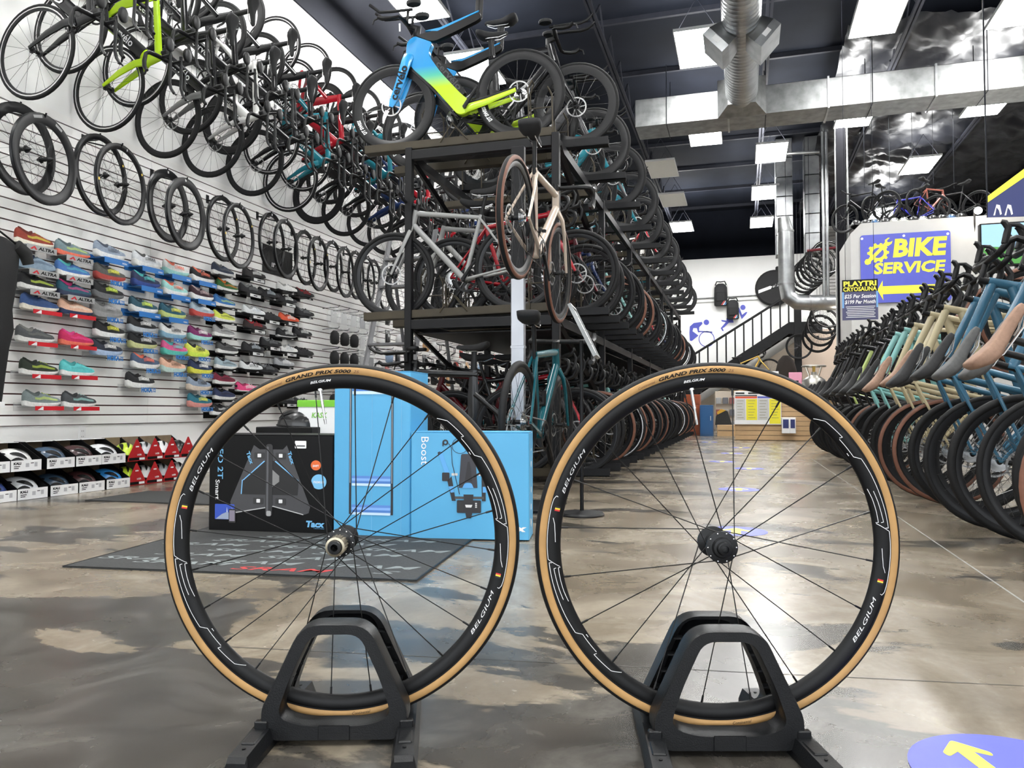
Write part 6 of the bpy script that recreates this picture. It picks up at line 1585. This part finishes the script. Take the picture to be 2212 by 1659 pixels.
# white spray of shop goods by the counter: freezer tank, cooler, cards
pt = onZ(1760,948,0)
t = thing('nitrogen_tank','steel liquid nitrogen tank on a wheeled base beside the counter','tank',(pt.x,pt.y,0))
mat('steel_bright',(.42,.41,.38),.36,1.,noise=.08)
MB().solid([(.24,.12),(.25,.14),(.25,1.15),(.22,1.24),(.10,1.32),(.06,1.34),(.06,1.40)],28,axis='z').obj('tank_body','steel_bright',t)
MB().tube([(.23*math.cos(a),.23*math.sin(a),1.52) for a in [2*PI*k/24 for k in range(24)]],.018,8,closed=True).obj('handle_ring','steel_bright',t)
for k in range(4):
    a = PI/4+k*PI/2; MB().tube([(.12*math.cos(a),.12*math.sin(a),1.30),(.22*math.cos(a),.22*math.sin(a),1.52)],.010,6).obj('ring_strut','steel_bright',t)
    MB().solid([(.045,-.02),(.045,.02)],12).xf(Matrix.Translation((.25*math.cos(a),.25*math.sin(a),.045))).obj('castor','plastic',t)
MB().solid([(.30,.08),(.30,.12)],24,axis='z').obj('wheeled_base','galv_dull',t)
MB().solid([(.03,1.38),(.03,1.5),(.05,1.52)],12,axis='z').obj('valve','gold',t)
for i, (x0, x1, lb) in enumerate(((1689,1706,'white countertop card holder with dark blue panel, left one'),(1706,1719,'white countertop card holder with dark panel, right one'))):
    t, W, H = simple_box('brochure_box',lb,'box',x0,x1,902,936,YK-.14,.1,'white'); MB().box((W*.15,-.003,H*.32),(W*.85,-.001,H*.88)).obj('blue_panel','print',t,(.02,.03,.14),smooth=False)
t, W, H = simple_box('pink_notice','pink paper notice standing on the counter','notice',1704,1732,804,832,YK+.1,.01,'print',(.80,.36,.50),ktop+.04); MB().box((W*.25,-.002,H*.46),(W*.75,-.0005,H*.54)).obj('printed_line','black',t,smooth=False)
t, W, H = simple_box('payment_terminal','white payment terminal on the wood counter','terminal',1662,1682,802,820,YK+.15,.2,'white',None,ktop+.04); MB().cbox((W*.15,-.01,H*.3),(W*.85,.0,H*.8),.004).obj('display','black',t,smooth=False)
c = onY(1699,800,YK+.6)
t = thing('desk_chair','tall dark brown seat back behind the counter','chair',(c.x,YK+.75,0))
MB().loft([[(.22*k*math.cos(q),.08*math.sin(q),z) for q in [2*PI*j/14 for j in range(14)]] for z, k in ((.5,.9),(.9,1.),(1.4,.95),(1.62,.7),(1.72,.3))]).obj('backrest','fabric',t,(.012,.008,.006)); MB().solid([(.25,0),(.05,.05),(.03,.1),(.03,.5),(.22,.5),(.22,.58)],16,axis='z').obj('pedestal','plastic',t)

# ================================================================ right side: partition, signs, small bikes
YQ = 13.6
q0, q1 = onY(1838,560,YQ), onY(2212,560,YQ)
zt0 = onY(1900,480,YQ).z
part = struct(MB().prism([(q0.x,0),(q0.x+.10,0),(XR,0),(XR,zt0+.0),(q0.x+.16,zt0),(q0.x,zt0-.16)],YQ,YQ+2.2).obj('wall_partition','partition',smooth=False))
s0_, s1_ = onY(1860,640,YQ-.02), onY(2052,484,YQ-.02)
t = thing('service_sign','blue sign with yellow BIKE SERVICE lettering, gear and wrench','sign',(s0_.x,YQ-.02,s0_.z-.12))
Ws, Hs = s1_.x-s0_.x, s1_.z-s0_.z+.02
MB().prism(rrect(0,0,Ws,Hs,.04),-.015,0).obj('sign_panel','blue',t,smooth=False)
d = -.0165
def SV_(l): return [((x-225)/(1285-225)*Ws, Hs-(y-690)/(1590-690)*Hs) for x, y in l]
lettering('BIKE',Ws*.60,Hs*.27,'yellow',t,(Ws*.665,d-.001,Hs*.785),FRONT,.045,.12)
lettering('SERVICE',Ws*.80,Hs*.17,'yellow',t,(Ws*.545,d-.001,Hs*.50),FRONT,.04,.12)
gear = []; 
for k in range(10):
    for a, r in ((-.20,.135),(-.11,.165),(.11,.165),(.20,.135)): th = 2*PI*k/10+a; gear.append((r*math.cos(th)*Ws*.75, r*math.sin(th)*Ws*.75))
gi = [(.085*math.cos(math.atan2(z,x))*Ws*.75,.085*math.sin(math.atan2(z,x))*Ws*.75) for x, z in gear]
gx, gz = Ws*.20, Hs*.73
MB().ringprism([(x+gx,z+gz) for x,z in gear],[(x+gx,z+gz) for x,z in gi],d-.001,d).obj('gear_print','yellow',t,smooth=False)
wr = [(x,z) for x, z in SV_([(270,1040),(290,1010),(330,1005),(520,800),(520,770),(560,740),(580,745),(545,775),(550,800),(585,800),(610,785),(600,820),(560,850),(535,850),(350,1040),(345,1070),(310,1085),(280,1075)])]
MB().prism(wr,d-.003,d-.002).obj('wrench_print','yellow',t,smooth=False)
MB().prism(SV_([(420,1420),(485,1300),(485,1375),(1130,1375),(1130,1480),(485,1480),(490,1560)]),d-.001,d).obj('arrow_print','yellow',t,smooth=False)
for x in (245,745,1255): MB().solid([(.02,-.02),(.02,-.015)],10).xf(Matrix.Translation((SV_([(x,735)])[0][0],0,SV_([(x,735 if x != 745 else 727)])[0][1]-.0))).obj('screw','white',t)
# cryosauna sign
YG = 11.6
g0, g1 = onY(1820,692,YG), onY(1896,602,YG)
t = thing('price_sign','hanging dark price sign with yellow heading beside the steel column','sign',(g0.x,YG,g0.z))
Wg, Hg = g1.x-g0.x, g1.z-g0.z
MB().cbox((0,0,0),(Wg,.015,Hg),.002).obj('sign_panel','print',t,(.06,.06,.14),smooth=False)
MB().box((0,-.002,Hg*.70),(Wg,0,Hg)).obj('header_print','black',t,smooth=False)
MB().box((0,-.0015,Hg*.3),(Wg*.05,0,Hg*.70)).box((Wg*.95,-.0015,Hg*.3),(Wg,0,Hg*.80)).obj('blue_edge','print',t,(.15,.35,.65),smooth=False)
lettering('PLAYTRI',Wg*.92,Hg*.13,'yellow',t,(Wg*.5,-.004,Hg*.90),FRONT,.04); lettering('CRYOSAUNA',Wg*.94,Hg*.11,'yellow',t,(Wg*.5,-.004,Hg*.765),FRONT,.03)
lettering('$25 Per Session',Wg*.88,Hg*.11,'white',t,(Wg*.5,-.004,Hg*.58),FRONT,.02,.2); lettering('$199 Per Month',Wg*.86,Hg*.11,'white',t,(Wg*.5,-.004,Hg*.44),FRONT,.02,.2)
for k in range(7): MB().box((Wg*(.1+.02*(k%3)),-.004,Hg*(.32-.043*k)),(Wg*(.92-.03*(k%2)),-.003,Hg*(.335-.043*k))).obj('text_line','white',t,smooth=False)
for s in (.1,.9): MB().tube([(Wg*s,.007,Hg),(Wg*s,.007,ZC-.5-g0.z)],.003,4).obj('hanging_wire','joist',t)
# screen
YT = 6.9
v0, v1 = onY(2118,576,YT), onY(2330,470,YT)
t = thing('wall_screen','flat screen showing green land and blue sky behind the bikes','screen',(v0.x,YT,v0.z))
Wv, Hv = v1.x-v0.x, v1.z-v0.z
MB().cbox((0,0,0),(Wv,.06,Hv),.004).obj('screen_case','plastic',t,smooth=False)
MB().box((.012,-.002,Hv*.42),(Wv-.012,0,Hv-.012)).obj('picture_sky','screen_sky',t,smooth=False)
MB().prism([(.012,.012),(Wv-.012,.012),(Wv-.012,Hv*.42),(Wv*.7,Hv*.5),(Wv*.35,Hv*.40),(.012,Hv*.47)],-.003,-.001).obj('picture_land','screen_green',t,smooth=False)
MB().cbox((Wv*.4,.06,-v0.z),(Wv*.6,.12,Hv*.5),.004).obj('screen_stand','black_steel',t,smooth=False)
# banner high on the right
YN = 8.8
pts = [(2133,432),(2133,470),(2330,455),(2330,300)]
w0 = onY(2133,470,YN)
t = thing('hung_banner','blue banner with yellow border high at the right edge','banner',(w0.x,YN,w0.z))
q = [onY(x,y,YN)-w0 for x,y in ((2133,470),(2133,428),(2330,280),(2330,465))]
MB().prism([(v.x,v.z) for v in q],-.01,.0).obj('banner_cloth','print',t,(.02,.03,.13),smooth=False)
q2 = [onY(x,y,YN)-w0 for x,y in ((2133,438),(2133,424),(2330,276),(2330,302))]
MB().prism([(v.x,v.z) for v in q2],-.014,-.0102).obj('yellow_border','yellow',t,smooth=False)
for px in (2152,2176):
    e = onY(px,455,YN)-w0
    MB().prism([(e.x-.03,e.z-.05),(e.x-.015,e.z-.05),(e.x+.0,e.z+.03),(e.x+.02,e.z-.0),(e.x+.03,e.z-.05),(e.x+.045,e.z-.04),(e.x+.03,e.z+.05),(e.x+.0,e.z+.06)],-.0145,-.0105).obj('swan_print','white',t,smooth=False)
MB().tube([(0,0,0),(0,0,ZC-w0.z-.5)],.008,5).obj('hanging_rod','joist',t)
# bright spot lamp over the partition
lp = onY(2113,455,YQ-.2)
t = thing('spot_lamp','bright warm spot lamp above the white partition','lamp',(lp.x,YQ-.2,lp.z))
MB().ball((0,0,0),.055,16,10).obj('bulb','bulb',t); MB().tube([(0,.04,.04),(0,.2,.10),(0,.22,-.3)],.02,8).obj('lamp_arm','black_steel',t)
lp = onY(1812,693,YQ+1.0)
t = thing('spot_lamp','small bright lamp below the level silver pipe','lamp',(onY(1812,693,17.5).x,17.5,onY(1812,693,17.5).z))
MB().ball((0,0,0),.045,16,10).obj('bulb','bulb',t); MB().tube([(0,.0,.03),(0,.08,.34)],.015,8).obj('lamp_arm','black_steel',t)
# helmets in a row on the partition
for i in range(14):
    px = 1850+i*20.5; c = onY(px,482-i*1.6,YQ+.25)
    if i < 12: helmet(place((-.3,-1,0),(0,0,1),(c.x,YQ+.25,zt0+.005)), [(.02,.02,.02),(.03,.03,.03),(.05,.12,.25),(.02,.02,.02),(.55,.55,.5),(.55,.55,.5),(.02,.02,.02),(.6,.6,.6)][i%8], None, 'helmet on the partition top, %s from the left' % ordw(i+1), group='helmets along the partition top')
# small bikes hung above them
kb = [(1870,440,BLK,'black'),(1925,445,BLK,'dark'),(1975,450,(.03,.03,.35),'blue'),(2020,430,(.25,.08,.06),'copper'),(2065,440,BLK,'black')]
for i, (px, py, c_, nm) in enumerate(kb):
    Y = YQ+.9+.12*i; c = onY(px,py,Y); sc = .78
    m = place((.75 if i%2 else -.8,.62,-.10),(0,0,1),(c.x-(.33 if i%2 else -.33),Y-.1,c.z-.34)) @ Matrix.Scale(sc,4)
    bicycle('flat', m, '%s small bike hung under the roof, %s from the left above the service sign' % (nm, ordw(i+1)), c_, 'fat', far=True, name='small_bicycle', group='small bikes under the roof')
    cc = thing('bike_hanger','hanging cable over the %s small bike from the left' % ordw(i+1),'cable',(c.x,Y+.1,c.z+.3),group='cables of the small bikes')
    MB().tube([(0,0,0),(0,0,ZC-.5-c.z-.3)],.004,4).obj('cable','joist',cc)
